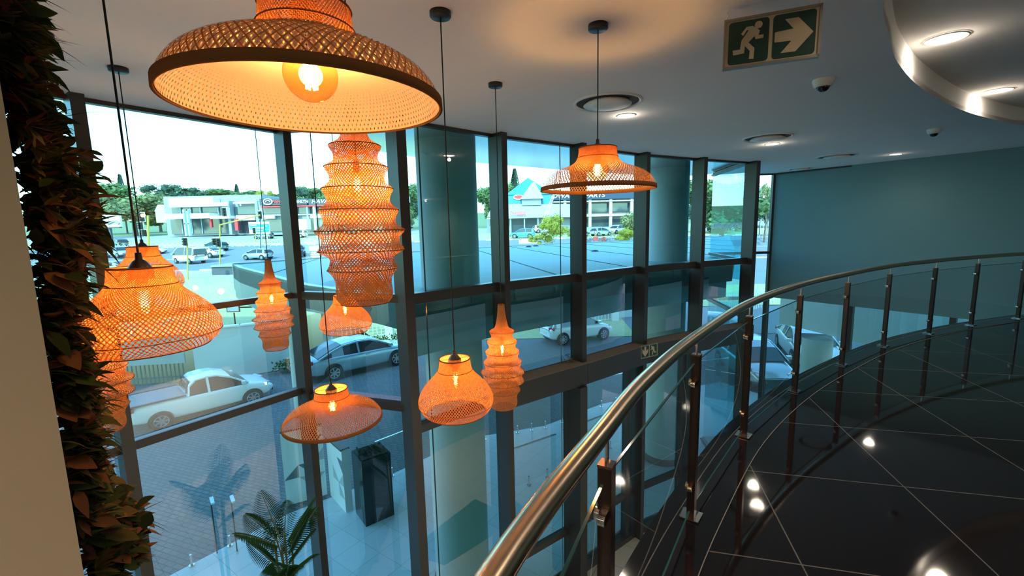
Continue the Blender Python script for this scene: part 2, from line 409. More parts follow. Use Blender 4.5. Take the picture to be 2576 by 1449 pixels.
def window(a, b, rows, thin=()):
    wn[0] += 1; w = struct(empty('window_%d' % wn[0])); 
    for z0, z1 in rows: pane(w, a, b, z0, z1, GLASS_UP if z0 > .8 else GLASS)
    hbar(w, a, b, CZ - .015, .05, .08, 'head'); hbar(w, a, b, GZ + .05, .1, .14, 'sill')
    for t in thin:
        p = (lerp(a[0], b[0], t), lerp(a[1], b[1], t)); d = Vector((b[0] - a[0], b[1] - a[1], 0)).normalized()
        mb = MB(); mb.bar((*p, GZ), (*p, CZ), .014, .016); mb.build('glass_joint', EDGEG, w)
    return w
def seg(i, P): return (P[i + 1][0] - P[i][0], P[i + 1][1] - P[i][1])
rowsA = [(GZ, -.38), (-.28, .91), (.99, CZ)]
for i in range(2):
    a, b = FA[i], FA[i + 1]; w = window(a, b, rowsA)
    hbar(w, a, b, -.33, .09, .1); hbar(w, a, b, .95, .07, .1)
    if i == 0: mull(w, b, seg(0, FA), GZ, CZ, .10, .22); mull(w, (-5.2, 2.3), seg(0, FA), GZ, CZ, .09, .2)
    else: mull(w, b, seg(1, FA), GZ, CZ, .10, .22)
a, b = FA[2], FC[0]; w = window(a, b, rowsA); hbar(w, a, b, -.40, .09, .1); hbar(w, a, b, .95, .1, .1)
mull(w, b, seg(0, FC), GZ, CZ, .12, .24)
for i in range(5):
    a, b = FC[i], FC[i + 1]
    if i == 0:
        w = window(a, b, [(GZ, -.76), (-.66, .88), (.98, CZ)], (.22, )); hbar(w, a, b, -.71, .1, .12); hbar(w, a, b, .93, .13, .12)
    else:
        w = window(a, b, [(GZ, -.8), (-.44, .88), (.98, CZ)], (.80,) if i == 1 else ())
        hbar(w, a, b, -.62, .34, .34, 'beam', BRONZE, LEDGE); hbar(w, a, b, .93, .13, .14)
        m_ = (lerp(a[0], b[0], .84), lerp(a[1], b[1], .84))
        hbar(w, a, b, -3.45, .1, .1)
        if i in (2, 3): mull(w, m_, seg(i, FC), GZ, -.8, .1, .12)
    mull(w, b, seg(i, FC), GZ, CZ, .10 if i < 4 else .12, .27)
    if i in (1, ): mull(w, (b[0] - .12, b[1] - .1), seg(i, FC), GZ, -.8, .16, .4)
for a, b in ((FC[5], FE[0]), (FE[0], FE[1])):
    w = window(a, b, [(GZ, -.34), (-.26, .9), (.97, CZ)]); hbar(w, a, b, -.3, .08, .1); hbar(w, a, b, .93, .07, .08)
mull(w, FE[1], (1, 0), GZ, CZ, .06, .1)
# ground-floor glazing under the teal wall
w = window(FE[1], W1, [(GZ, -.28)]); 
for t in (.0, .42, .8):
    mull(w, (lerp(FE[1][0], W1[0], t), lerp(FE[1][1], W1[1], t)), (W1[0] - FE[1][0], W1[1] - FE[1][1]), GZ, -.28, .1, .14)

# ------------------------------------------------------------------ ceiling fixtures
def diffuser(x, y, r, label):
    t = empty('air_diffuser', (x, y, CZ), label=label, cat='air vent', group='round ceiling air diffusers')
    mb = MB(); mb.lathe([(r, 0), (r, -.010), (r * .95, -.020), (r * .90, -.008), (r * .90, .0)], 48); mb.build('outer_ring', WHITE, t)
    mb = MB(); mb.lathe([(r * .90, -.002), (r * .55, -.002)], 48); mb.build('dark_gap', mat('vent_shadow_gap', (.05, .05, .05), .9), t)
    mb = MB(); mb.lathe([(r * .60, -.004), (r * .70, -.030), (r * .3, -.040), (0, -.042)], 48); mb.build('centre_plate', CEIL, t)
    return t
diffuser(1.02, 4.74, .35, 'large round ceiling air diffuser nearest the right-hand wide hat pendant')
diffuser(3.87, 6.84, .34, 'round ceiling air diffuser above the fourth window mullion, middle of the row')
diffuser(6.44, 8.94, .34, 'round ceiling air diffuser close to the teal wall')
diffuser(7.0, 10.9, .26, 'small round ceiling air diffuser at the far corner by the narrow window')
def downlight(x, y, z, r, label, energy, grp, col=(1, .84, .66)):
    t = empty('downlight', (x, y, z), label=label, cat='ceiling light', group=grp)
    mb = MB(); mb.lathe([(r * 1.15, 0), (r * 1.13, -.006), (r, -.008), (r, .0)], 32); mb.build('trim_ring', WHITE, t)
    mb = MB(); mb.lathe([(r, -.004), (0, -.004)], 32); mb.build('lens', DLIGHT, t)
    if y > 1.8 and z > 0:                                     # point light added below the lens to halo the ceiling
        l2 = bpy.data.lights.new('halo_fill', 'POINT'); l2.energy = energy * .045; l2.color = col; l2.shadow_soft_size = .03
        o2 = bpy.data.objects.new('halo_fill', l2); COL.objects.link(o2); o2.parent = t; o2.location = (0, 0, -.07)
    ld = bpy.data.lights.new('downlight_lamp', 'SPOT'); ld.energy = energy; ld.color = col; ld.spot_size = math.radians(155); ld.spot_blend = .8; ld.shadow_soft_size = r * .8
    lo = bpy.data.objects.new('lamp_light', ld); COL.objects.link(lo); lo.parent = t; lo.location = (0, 0, -.03); return t
gd = 'recessed round downlights'
downlight(1.36, 5.31, CZ, .095, 'round recessed downlight beside the nearest air diffuser', 30, gd)
downlight(4.28, 7.42, CZ, .095, 'round recessed downlight beside the middle air diffuser', 30, gd)
downlight(7.56, 8.90, CZ, .095, 'round recessed downlight near the top of the teal wall', 10, gd)
downlight(3.645, 3.9, CZ + .222, .125, 'larger bright downlight inside the raised ceiling cove, nearer one', 38, gd)
downlight(5.79, 5.48, CZ + .222, .125, 'bright downlight inside the raised ceiling cove, farther one', 38, gd)
downlight(2.05, 1.6, CZ + .222, .125, 'downlight in the ceiling cove, seen only as a reflection in the floor', 40, gd)
downlight(3.0, -5.6, CZ, .095, 'unseen fill light added along the back wall, left one', 420, gd)  # this and the next three: unseen lamps added to brighten the ceiling
downlight(6.0, -5.6, CZ, .095, 'unseen fill light added along the back wall, middle one', 420, gd)
downlight(12.6, -2.5, CZ, .095, 'unseen fill light added at the side wall behind the viewpoint', 420, gd)
downlight(12.2, 2.2, CZ, .095, 'unseen fill light added near the teal wall, out of the picture at right', 160, gd)
downlight(1.7, -1.2, CZ + .222, .125, 'unseen fill light added in the ceiling cove just behind the viewpoint', 40, gd)  # this and the next two: unseen lamps added to light the cream wall
downlight(-2.2, -1.5, CZ, .095, 'unseen fill light added over the void behind the viewpoint', 110, gd)
downlight(-4.2, .6, CZ, .095, 'unseen fill light added over the void behind the leafy wall', 90, gd)
for i_, (x_, y_) in enumerate(((1.6, .6), (3.2, 2.6), (5.2, 4.0), (7.2, 5.4))):  # unseen lobby lamps added to bounce light up onto the ceiling
    downlight(x_, y_, -1.155, .095, 'unseen fill light added under the balcony bulkhead, %s along the balcony' % ('first', 'second', 'third', 'fourth')[i_], (110, 230, 380, 420)[i_], 'added fill lights under the balcony', (1, .9, .78))
def dome(x, y, label, s=1.0):
    t = empty('dome_camera', (x, y, CZ), label=label, cat='security camera', group='ceiling dome cameras')
    mb = MB(); mb.lathe([(.085 * s, 0), (.085 * s, -.015), (.075 * s, -.055), (.055 * s, -.065)], 32); mb.build('housing', WHITE, t)
    mb = MB(); mb.lathe([(.055 * s, -.055)] + [(.05 * s * math.cos(a), -.062 - .045 * s * math.sin(a)) for a in [i * PI / 16 for i in range(9)]], 24)
    mb.build('dome_lens', mat('smoked_dome', (.01, .01, .014), .06), t)
dome(2.834, 4.169, 'white dome security camera beneath the hanging exit sign')
dome(6.06, 6.52, 'small white dome camera near the curved ceiling cove edge', .95)

# ------------------------------------------------------------------ exit signs
def deskew(pts, TL, TR, BR, BL):
    r = []
    for x, y in pts:
        u = (x - (TL[0] + BL[0]) / 2) / ((TR[0] + BR[0] - TL[0] - BL[0]) / 2.0)
        t = lerp(TL[1], TR[1], u); b = lerp(BL[1], BR[1], u); r.append((u, 1 - (y - t) / (b - t)))
    return r
MAN = (165, 345), (725, 260), (700, 800), (150, 875)
ARR = (820, 230), (1425, 135), (1390, 680), (790, 780)
man_parts = [deskew(p, *MAN) for p in (
    [(490, 378), (535, 400), (590, 432), (572, 490), (640, 478), (640, 522), (535, 540), (520, 500), (440, 580), (525, 648), (520, 782), (455, 786), (462, 685), (392, 625), (385, 715), (235, 745), (222, 685), (325, 670), (340, 560), (440, 425), (410, 430), (362, 500), (332, 478), (405, 388)],)]
arrow = deskew([(835, 440), (1095, 385), (970, 275), (1160, 245), (1375, 415), (1140, 665), (930, 695), (1075, 535), (835, 565)], *ARR)
SG = mat('sign_green', (.012, .045, .03), .35); SW = mat('sign_cream', (.50, .40, .27), .4); SF = mat('sign_frame_aluminium', (.34, .29, .22), .35, .6)
def rrect(x0, z0, x1, z1, r, n=5):
    pts = []
    for cx, cz, a0 in ((x1 - r, z1 - r, 0), (x0 + r, z1 - r, 90), (x0 + r, z0 + r, 180), (x1 - r, z0 + r, 270)):
        for k in range(n + 1):
            a = math.radians(a0 + 90 * k / n); pts.append((cx + r * math.cos(a), cz + r * math.sin(a)))
    return pts
def slabxz(mb, poly, y0, y1, mi):
    L3 = [[Vector((p[0], p[1], 0)) for p in poly]]; tr = tessellate_polygon(L3); n = len(poly)
    mb.faces([(p[0], y0, p[1]) for p in poly], tr, mi); mb.faces([(p[0], y1, p[1]) for p in poly], tr, mi)
    for i in range(n):
        a, b = poly[i], poly[(i + 1) % n]; mb.quad((a[0], y0, a[1]), (b[0], y0, b[1]), (b[0], y1, b[1]), (a[0], y1, a[1]), mi)
def exit_sign(a, b, h, label, chains=None, arrow_first=False, down=False):
    """a,b: plan ends of the top edge, at z"""
    a = Vector(a); b = Vector(b); d = b - a; Lg = d.length; t = empty('exit_sign', a, math.atan2(d.y, d.x), label=label, cat='sign')
    mb = MB(); mb.box((Lg / 2, 0, -h / 2), (Lg, .02, h)); mb.build('panel', SW, t)
    fr = MB()
    for z in (-.006, -h + .006): fr.box((Lg / 2, 0, z), (Lg + .01, .034, .014))
    for x in (0, Lg): fr.box((x, 0, -h / 2), (.012, .034, h))
    fr.build('frame', SF, t)
    m = .055 * h; pw = (Lg - 3 * m * 1.3) / 2; ph = h - 2 * m * 1.3
    xs = [m * 1.3, 2 * m * 1.3 + pw]; man_x, arr_x = (xs[1], xs[0]) if arrow_first else (xs[0], xs[1])
    for nm, x in (('runner_field', man_x), ('arrow_field', arr_x)):
        mb = MB(); slabxz(mb, rrect(x, -h + m * 1.3, x + pw, -m * 1.3, .07 * h), -.012, -.0105, 0); mb.build(nm, SG, t)
    mb = MB()
    for p in man_parts:
        q = [((1 - u if arrow_first else u), v) for u, v in p]
        slabxz(mb, [(man_x + u * pw, -h + m * 1.3 + v * ph) for u, v in q], -.014, -.012, 0)
    hu = .26 if arrow_first else .74; cx_, cz_ = man_x + hu * pw, -h + m * 1.3 + .855 * ph
    slabxz(mb, [(cx_ + .085 * ph * math.cos(k * PI / 10), cz_ + .085 * ph * math.sin(k * PI / 10)) for k in range(20)], -.014, -.012, 0)
    mb.build('running_man', SW, t)
    mb = MB(); q = [(v, 1 - u) for u, v in arrow] if down else arrow
    slabxz(mb, [(arr_x + u * pw, -h + m * 1.3 + v * ph) for u, v in q], -.014, -.012, 0); mb.build('arrow', SW, t)
    if chains:
        for x in (.01, Lg - .01):
            mb = MB(); n = int(chains / .018)
            for k in range(n):
                z = .009 + k * .018; mb.tube([(x + .005 * math.cos(q_ * PI / 3) * (k % 2), .005 * math.cos(q_ * PI / 3) * (1 - k % 2), z + .009 * math.sin(q_ * PI / 3)) for q_ in range(7)], .0014, 5)
            mb.build('chain', CHROME, t)
    return t
sl = onz(1825, 54, 2.93); sr = onz(2066, 11, 2.93)
exit_sign(sl, sr, .275, 'large exit sign with running man and right-pointing arrow hanging from ceiling chains', chains=.07)
p0 = Vector((*FC[2], 0)); dC = Vector((FC[3][0] - FC[2][0], FC[3][1] - FC[2][1], 0)).normalized(); nC = Vector((dC.y, -dC.x, 0))
a = p0 + dC * -.02 + nC * .34; b = a + dC * .42
p0 = Vector((*FC[3], 0)); dC = Vector((FC[4][0] - FC[3][0], FC[4][1] - FC[3][1], 0)).normalized(); nC = Vector((dC.y, -dC.x, 0))
q0 = p0 + dC * -.20 + nC * .325 + Vector((0, 0, -.42)); q1 = q0 + dC * .42
exit_sign(q0, q1, .24, 'small exit sign with down arrow and running man on the window beam', arrow_first=True, down=True)

r_ = random.Random(12); pw_ = onz(1436, 908, -.44); mb = MB()
for k in range(4):
    c_ = Vector((r_.uniform(-.06, .06), r_.uniform(-.04, .04), .03)); mb.tube([c_ + Vector((.10 * math.cos(a_ * .6 + k) * (1 - .04 * a_), .06 * math.sin(a_ * .6 + k), .05 * math.sin(a_ * .5 + k) + .02)) for a_ in range(10)], .004, 5)
for k in range(7):
    a_ = r_.uniform(0, 6.28); mb.tube([(0, 0, .012), (.12 * math.cos(a_), .06 * math.sin(a_), .015 + .03 * r_.random()), (.22 * math.cos(a_ + .2), .09 * math.sin(a_ + .2), .02)], .003, 5)
o = mb.build('twig_tangle', mat('dry_twig', (.16, .12, .08), .9)); o.location = pw_; o.rotation_euler.z = math.radians(36); tag(o, 'tangle of dry twigs and loose wire lying on the window beam ledge', 'twigs')

# ------------------------------------------------------------------ balustrade
hr = empty('handrail', (RAIL[7][0], RAIL[7][1], 0), label='curved brushed steel handrail tube sweeping along the balcony edge', cat='handrail')
def loc_(pts, o): return [Vector(p) - Vector(o) for p in pts]
HZ = 1.115
rp = [Vector((p.x, p.y, HZ)) for p in railc]
mb = MB(); mb.tube([p - hr.location for p in rp], .032, 24); mb.build('tube', STEEL, hr)
POSTS = [(-.36, -.75), (-.18, .3), (.285, 1.30), (1.046, 2.447), (1.883, 3.446), (2.899, 4.383), (3.995, 5.20), (5.136, 5.956), (6.353, 6.58), (7.482, 7.05), (8.7, 7.45)]
plab = ['behind the viewpoint', 'at the very near end of the handrail', 'standing in the foreground', 'second from the foreground', 'third from the foreground',
        'fourth from the foreground', 'fifth from the foreground', 'sixth from the foreground', 'seventh from the foreground', 'eighth from the foreground', 'at the far right end']
def tangent(p):
    k = min(range(1, len(railc) - 1), key=lambda i: (railc[i].x - p[0]) ** 2 + (railc[i].y - p[1]) ** 2)
    d = railc[k + 1] - railc[k - 1]; return math.atan2(d.y, d.x)
def make_post():
    t = empty('baluster_post')
    mb = MB(); mb.box((0, 0, .5), (.045, .045, 1.0)); mb.build('shaft', BSTEEL, t)
    mb = MB(); mb.box((0, 0, 1.003), (.048, .048, .008)); mb.build('cap', mat('copper_brown_cap', (.22, .12, .09), .35, .8), t)
    mb = MB(); mb.cyl((0, 0, 1.0), (0, 0, 1.10), .007, 10); mb.build('rail_pin', CHROME, t)
    mb = MB(); mb.box((0, 0, .008), (.11, .11, .008)); mb.build('base_plate', CHROME, t)
    for z in (.84, .20):
        for s in (-1, 1):
            mb = MB(); mb.cyl((s * .018, .03, z), (s * .018 , .014, z), .02, 16); mb.cyl((s * .045, .012, z), (s * .045, -.012, z), .017, 16)
            mb.box((s * .03, 0, z), (.05, .022, .03)); mb.build('glass_clamp', CHROME, t)
    return t
pp = make_post(); posts = []
for i, (x, y) in enumerate(POSTS):
    o = pp if i == 0 else copy_tree(pp); o.location = (x, y, .004); o.rotation_euler.z = tangent((x, y))
    tag(o, 'dark steel balustrade post with glass clamps, ' + plab[i], 'post', 'balustrade posts'); posts.append(o)
for i in range(len(POSTS) - 1):
    a = Vector((*POSTS[i], 0)); b = Vector((*POSTS[i + 1], 0)); d = (b - a).normalized(); a += d * .062; b -= d * .062; n = Vector((-d.y, d.x, 0)) * .004
    t = empty('balustrade_glass', a, label='clear glass balustrade panel just beyond the post %s' % plab[i].split(',')[0], cat='glass panel', group='balustrade glass panels')
    L_ = (b - a)
    mb = MB(); mb.quad((0, 0, .07), (L_.x, L_.y, .07), (L_.x, L_.y, .97), (0, 0, .97)); mb.build('glass_sheet', CLEAR, t)
    for z_ in (.97, .07): mb = MB(); mb.bar((0, 0, z_), (L_.x, L_.y, z_), .009, .006); mb.build('polished_edge', EDGEG, t)

# ================================================================== WOVEN PENDANT LAMPS
def resample(prof, n):
    P = spline([(r, 0, z) for r, z in prof], 10); L_ = [0]
    for a, b in zip(P, P[1:]): L_.append(L_[-1] + (b - a).length)
    o = []; j = 0
    for i in range(n + 1):
        t = L_[-1] * i / n
        while j < len(L_) - 2 and L_[j + 1] < t: j += 1
        k = (t - L_[j]) / max(1e-9, L_[j + 1] - L_[j]); p = P[j].lerp(P[j + 1], min(1, max(0, k))); o.append((p.x, p.z))
    return o
def weave(prof, N, w, nseg, ang=38, off=.0008, mb=None, wz=None):
    """two families of split-bamboo strands spiralling down a surface of revolution"""
    mb = mb or MB(); P = resample(prof, nseg); tg = math.tan(math.radians(ang)); ph = [0.0]
    for (r0, z0), (r1, z1) in zip(P, P[1:]):
        ds = math.hypot(r1 - r0, z1 - z0); ph.append(ph[-1] + ds * tg / max(.04, (r0 + r1) / 2))
    for s in (-1, 1):
        base = []
        for i, (r, z) in enumerate(P):
            a = P[max(i - 1, 0)]; b = P[min(i + 1, len(P) - 1)]; tr, tz = b[0] - a[0], b[1] - a[1]; l = math.hypot(tr, tz) or 1; tr /= l; tz /= l
            nr, nz = tz, -tr
            ww = w * min(1.0, max(.45, r / .12)) if wz is None else w
            rr, zz = r + nr * off * s, z + nz * off * s
            dth = ww / 2 / math.cos(math.radians(ang)) / max(r, .02)
            base.append((rr, zz, ph[i] * s, dth))
        for k in range(N):
            th = 2 * PI * k / N + (0 if s > 0 else PI / N); vs = []
            for rr, zz, p, d in base:
                for q in (-1, 1): t = th + p + q * d; vs.append((rr * math.cos(t), rr * math.sin(t), zz))
            mb.faces(vs, [(2 * i, 2 * i + 1, 2 * i + 3, 2 * i + 2) for i in range(len(base) - 1)], 0, True)
    return mb
def ring(mb, r, z, t, n=56): mb.tube([(r * math.cos(2 * PI * k / n), r * math.sin(2 * PI * k / n), z) for k in range(n + 1)], t, 6, cap=False)
HAT = [(r_, z_ * .88) for r_, z_ in [(.121, .300), (.124, .262), (.133, .225), (.152, .195), (.188, .170), (.235, .152), (.285, .128), (.325, .098), (.352, .062), (.366, .030), (.370, .0)]]
GRD = [(.098, .355), (.102, .315), (.110, .280), (.135, .245), (.175, .205), (.212, .160), (.235, .115), (.243, .080), (.236, .045), (.218, .015), (.195, -.005)]
RIB = [(.030, 1.0), (.034, .95), (.042, .88), (.055, .815), (.072, .775)]
RIBS = [(.116, .745), (.143, .648), (.162, .548), (.182, .448), (.208, .352), (.200, .256), (.163, .166)]
pr = list(RIB)
for i, (r, z) in enumerate(RIBS):
    pr.append((r, z))
    if i < len(RIBS) - 1:
        nr = RIBS[i + 1][0]; v = min(r, nr) - .022 + (max(r, nr) - min(r, nr)) * .2
        pr += [(v + .004, z - .030), (v, z - .050), (v + .006, z - .072)]
pr += [(.140, .135), (.130, .10), (.133, .05), (.128, .02), (.112, 0)]
SH = {}
SH['hat'] = (weave(HAT, 92, .0046, 34, 36).mesh('hat_shade', BAMBOO))
SH['hat_lining'] = weave([(r - .006, z) for r, z in HAT[3:]], 150, .0092, 24, 26).mesh('hat_lining', LINER)
SH['hat_fine'] = weave(HAT, 112, .0046, 36, 36).mesh('hat_shade', BAMBOO)
SH['gourd'] = weave(GRD, 90, .0047, 40, 38).mesh('gourd_shade', BAMBOO)
SH['ribbed'] = weave(pr, 60, .0056, 90, 40).mesh('ribbed_shade', BAMBOO)
mb = MB(); mb.lathe([(.367, .022), (.374, .020), (.375, -.004), (.367, -.006), (.366, .022)], 72)
SH['hat_rim'] = mb.mesh('hat_rim', BAMBOO_D)
def hoopset(key, L_):
    SH[key] = []
    for r, z, t_ in L_: mb = MB(); ring(mb, r, z, t_); SH[key].append(mb.mesh('hoop', BAMBOO_D))
hoopset('hat_hoops', [(.122, .265, .004), (.132, .205, .0022)])
hoopset('gourd_hoops', [(.099, .356, .004), (.111, .280, .0022), (.241, .055, .002), (.196, -.005, .003)])
hoopset('rib_hoops', [(r + .001, z, .0022) for r, z in RIBS] + [(.113, 0, .0028), (.030, 1.0, .004)])
mb = MB(); R_ = .072
mb.lathe([(.0, -R_)] + [(R_ * math.sin(a), -R_ * math.cos(a)) for a in [i * PI / 18 for i in range(1, 16)]] + [(.02, R_ * 1.0), (.018, R_ * 1.2)], 28)
SH['globe'] = mb.mesh('bulb_globe', BULBG)
mb = MB(); mb.lathe([(.0, -.065), (.012, -.062), (.024, -.048), (.031, -.02), (.029, .01), (.018, .04), (.014, .06)], 20); SH['pear'] = mb.mesh('bulb_pear', BULBG)
mb = MB()
for k in range(8):
    a = 2 * PI * k / 8; mb.tube([(.010 * math.cos(a), .010 * math.sin(a), -.032), (.0075 * math.cos(a + .4), .0075 * math.sin(a + .4), 0), (.010 * math.cos(a + .8), .010 * math.sin(a + .8), .032)], .0022, 5)
SH['fil'] = mb.mesh('filament', FIL)
mb = MB(); mb.lathe([(0, 0), (.062, 0), (.062, -.026), (.057, -.032), (.0, -.032)], 40); SH['rose'] = mb.mesh('ceiling_rose', BLACK)
mb = MB(); mb.lathe([(0, .045), (.010, .045), (.012, .02), (.022, .012), (.036, -.008), (.040, -.03), (.040, -.055), (0, -.055)], 28); SH['cap'] = mb.mesh('lamp_holder', BLACK)
mb = MB(); mb.lathe([(.041, -.012), (.043, -.018), (.043, -.028), (.041, -.034)], 24); SH['collar'] = mb.mesh('holder_ring', mat('holder_brass_ring', (.5, .38, .22), .35, .8))
def pendant(kind, x, y, zb, label, name, rot=0.0, power=9.0, scale=1.0, tilt=(0, 0), group=None, zs=1.0, lined=False):
    """zb = height of the shade's lower rim; hangs from the ceiling at z=CZ"""
    t = empty('pendant_lamp', (x, y, CZ), label=label, cat='pendant lamp', group=group)
    top = {'hat': .264, 'gourd': .355, 'ribbed': 1.0}[kind] * scale * zs
    link('ceiling_rose', SH['rose'], t)
    zt = zb + top - CZ
    mb = MB(); mb.tube([(0, 0, -.03), (0, 0, zt + (.05 if kind != 'ribbed' else .02))], .0038, 8); mb.build('cord', CORD, t)
    sh = {'hat': 'hat' if lined else 'hat_fine', 'gourd': 'gourd', 'ribbed': 'ribbed'}[kind]
    s = link('lamp_shade', SH[sh], t); s.location = (0, 0, zb - CZ); s.rotation_euler = (tilt[0], tilt[1], rot); s.scale = (scale, scale, scale * zs)
    if kind == 'hat':
        link('rim_band', SH['hat_rim'], s)
        if lined: link('inner_lining', SH['hat_lining'], s)
    for me_ in SH[{'hat': 'hat_hoops', 'gourd': 'gourd_hoops', 'ribbed': 'rib_hoops'}[kind]]: link('hoop', me_, s)
    bz = {'hat': .085 if lined else .125, 'gourd': .215, 'ribbed': .57}[kind] * scale * zs
    if kind != 'ribbed':
        cp = link('lamp_holder', SH['cap'], t); cp.location = (0, 0, zt + .012); link('holder_ring', SH['collar'], cp)
        r_ = (.121 if kind == 'hat' else .098) * scale
        for k in range(2):
            mb = MB(); mb.tube([(-r_ * math.cos(k * PI / 2 + .4), -r_ * math.sin(k * PI / 2 + .4), zt), (r_ * math.cos(k * PI / 2 + .4), r_ * math.sin(k * PI / 2 + .4), zt)], .0015, 6); mb.build('support_wire', BAMBOO_D, t)
        mb = MB(); mb.cyl((0, 0, zt - .03), (0, 0, zb - CZ + bz + .06), .018, 14); mb.build('bulb_socket', BLACK, t)
    else:
        mb = MB(); mb.tube([(0, 0, zt + .02), (0, 0, zb - CZ + bz + .12), (0, 0, zb - CZ + bz + .11), (0, 0, zb - CZ + bz + .05)], .003, 12, radii=[.003, .003, .015, .015]); mb.build('bulb_socket', BLACK, t)
    b = link('bulb', SH['globe' if kind == 'hat' else 'pear'], t); b.location = (0, 0, zb - CZ + bz)
    link('filament', SH['fil'], b).scale = (1.5, 1.5, 1.15) if kind == 'hat' else (1, 1, 1)
    ld = bpy.data.lights.new('bulb_light', 'POINT'); ld.energy = power * 1.7; ld.color = (1, .60, .28); ld.shadow_soft_size = .035
    lo = bpy.data.objects.new('bulb_light', ld); COL.objects.link(lo); lo.parent = b; return t
def at(px, py, y): p = ony(px, py, y); return p
p = at(788, 266, 1.31); pendant('hat', p.x, p.y, p.z, 'largest-looking wide woven bamboo hat pendant, closest to the viewer at top left', 'a', power=5, scale=.965, lined=True, group='wide hat pendants')
p = at(1503, 470, 2.975); pendant('hat', p.x, p.y, 1.985, 'wide woven hat pendant hanging at right, in front of the window mullions', 'b', power=8, group='wide hat pendants')
p = at(840, 1066, 3.35); pendant('hat', p.x, p.y, p.z + .025, 'wide woven hat pendant hanging lowest, its open neck seen from above', 'c', power=8, group='wide hat pendants')
p = at(368, 790, 1.68); pendant('gourd', p.x, p.y, 1.325, 'large gourd-shaped woven pendant beside the leafy wall, closest of its kind', 'd', power=7, zs=.86, group='gourd pendants')
p = at(366, 680, 3.506); pendant('gourd', p.x, p.y, 1.31, 'gourd pendant mostly hidden behind the large near gourd pendant', 'e', power=6, group='gourd pendants')
p = at(1147, 985, 2.764); pendant('gourd', p.x, p.y, .565, 'gourd pendant with open neck and bottom seen, left of the slim ribbed lamp', 'f', power=7, group='gourd pendants')
p = at(870, 805, 4.27); pendant('gourd', p.x, p.y, .775, 'small far gourd pendant just below the big ribbed pendant', 'g', power=6, group='gourd pendants')
p = at(906, 560, 2.15); pendant('ribbed', p.x, p.y, 1.40, 'tall ribbed concertina pendant directly below the large hat pendant', 'h', power=7, group='ribbed pendants')
p = at(1264, 900, 4.07); pendant('ribbed', p.x, p.y, .04, 'tall ribbed pendant hanging right of the open gourd pendant', 'i', power=6, group='ribbed pendants')
p = at(686, 780, 4.83); pendant('ribbed', p.x, p.y, .46, 'small far ribbed pendant in front of the corner mullion at left', 'j', power=6, group='ribbed pendants')
p = at(238, 960, 2.9); pendant('ribbed', p.x, p.y, .42, 'ribbed pendant half hidden behind the leaves of the green wall', 'k', power=6, group='ribbed pendants')

# ================================================================== LEAFY WALL AND CREAM WALL
ca, sa = math.sin(math.radians(-46.3)), math.cos(math.radians(-46.3))       # line of the green wall, running away from the viewer
ec = Vector((-1.085, 1.0, 0)); ed = Vector((ca, sa, 0)); en = Vector((sa, -ca, 0))
mb = MB(); mb.prism([ec, ec + Vector((-2.2, -.35, 0)), ec + Vector((-2.2, -.10, 0)), ec + ed * .16 + Vector((-.05, 0, 0))], GZ, CZ)
struct(mb.build('wall_cream_partition', CREAM))
gw = empty('green_wall', ec + ed * .2, label='artificial green wall panel of mixed dark leaves beside the cream partition', cat='plant wall')
mb = MB(); c = ed * .28 + en * .0; mb.prism([ed * 0 + en * -.02, ed * .62 + en * -.02, ed * .62 + en * -.09, ed * 0 + en * -.09], -4.4, 1.24)
o = mb.build('backing_panel', mat('dark_moss_backing', (.012, .014, .008), .95), gw); o.location = (0, 0, 1.75)
rnd = random.Random(3)
def leaf(mb, p, d, up, L_, w, bend, n=5, tipw=.0):
    """one curved leaf: p base, d direction"""
    d = d.normalized(); s = d.cross(up)
    if s.length < .01: s = d.cross(Vector((1, 0, 0)))
    s.normalize(); u = s.cross(d); vs = []
    for i in range(n + 1):
        t = i / n; c_ = p + d * (L_ * t) - Vector((0, 0, 1)) * (bend * L_ * t * t); hw = w * math.sin(PI * (t ** .8) * .96 + .06) + tipw
        vs += [c_ - s * hw + u * hw * .25, c_, c_ + s * hw + u * hw * .25]
    fs = []
    for i in range(n):
        k = 3 * i; fs += [(k, k + 1, k + 4, k + 3), (k + 1, k + 2, k + 5, k + 4)]
    mb.faces(vs, fs, 0, True)
MBs = {k: MB() for k in range(4)}
z = -1.1
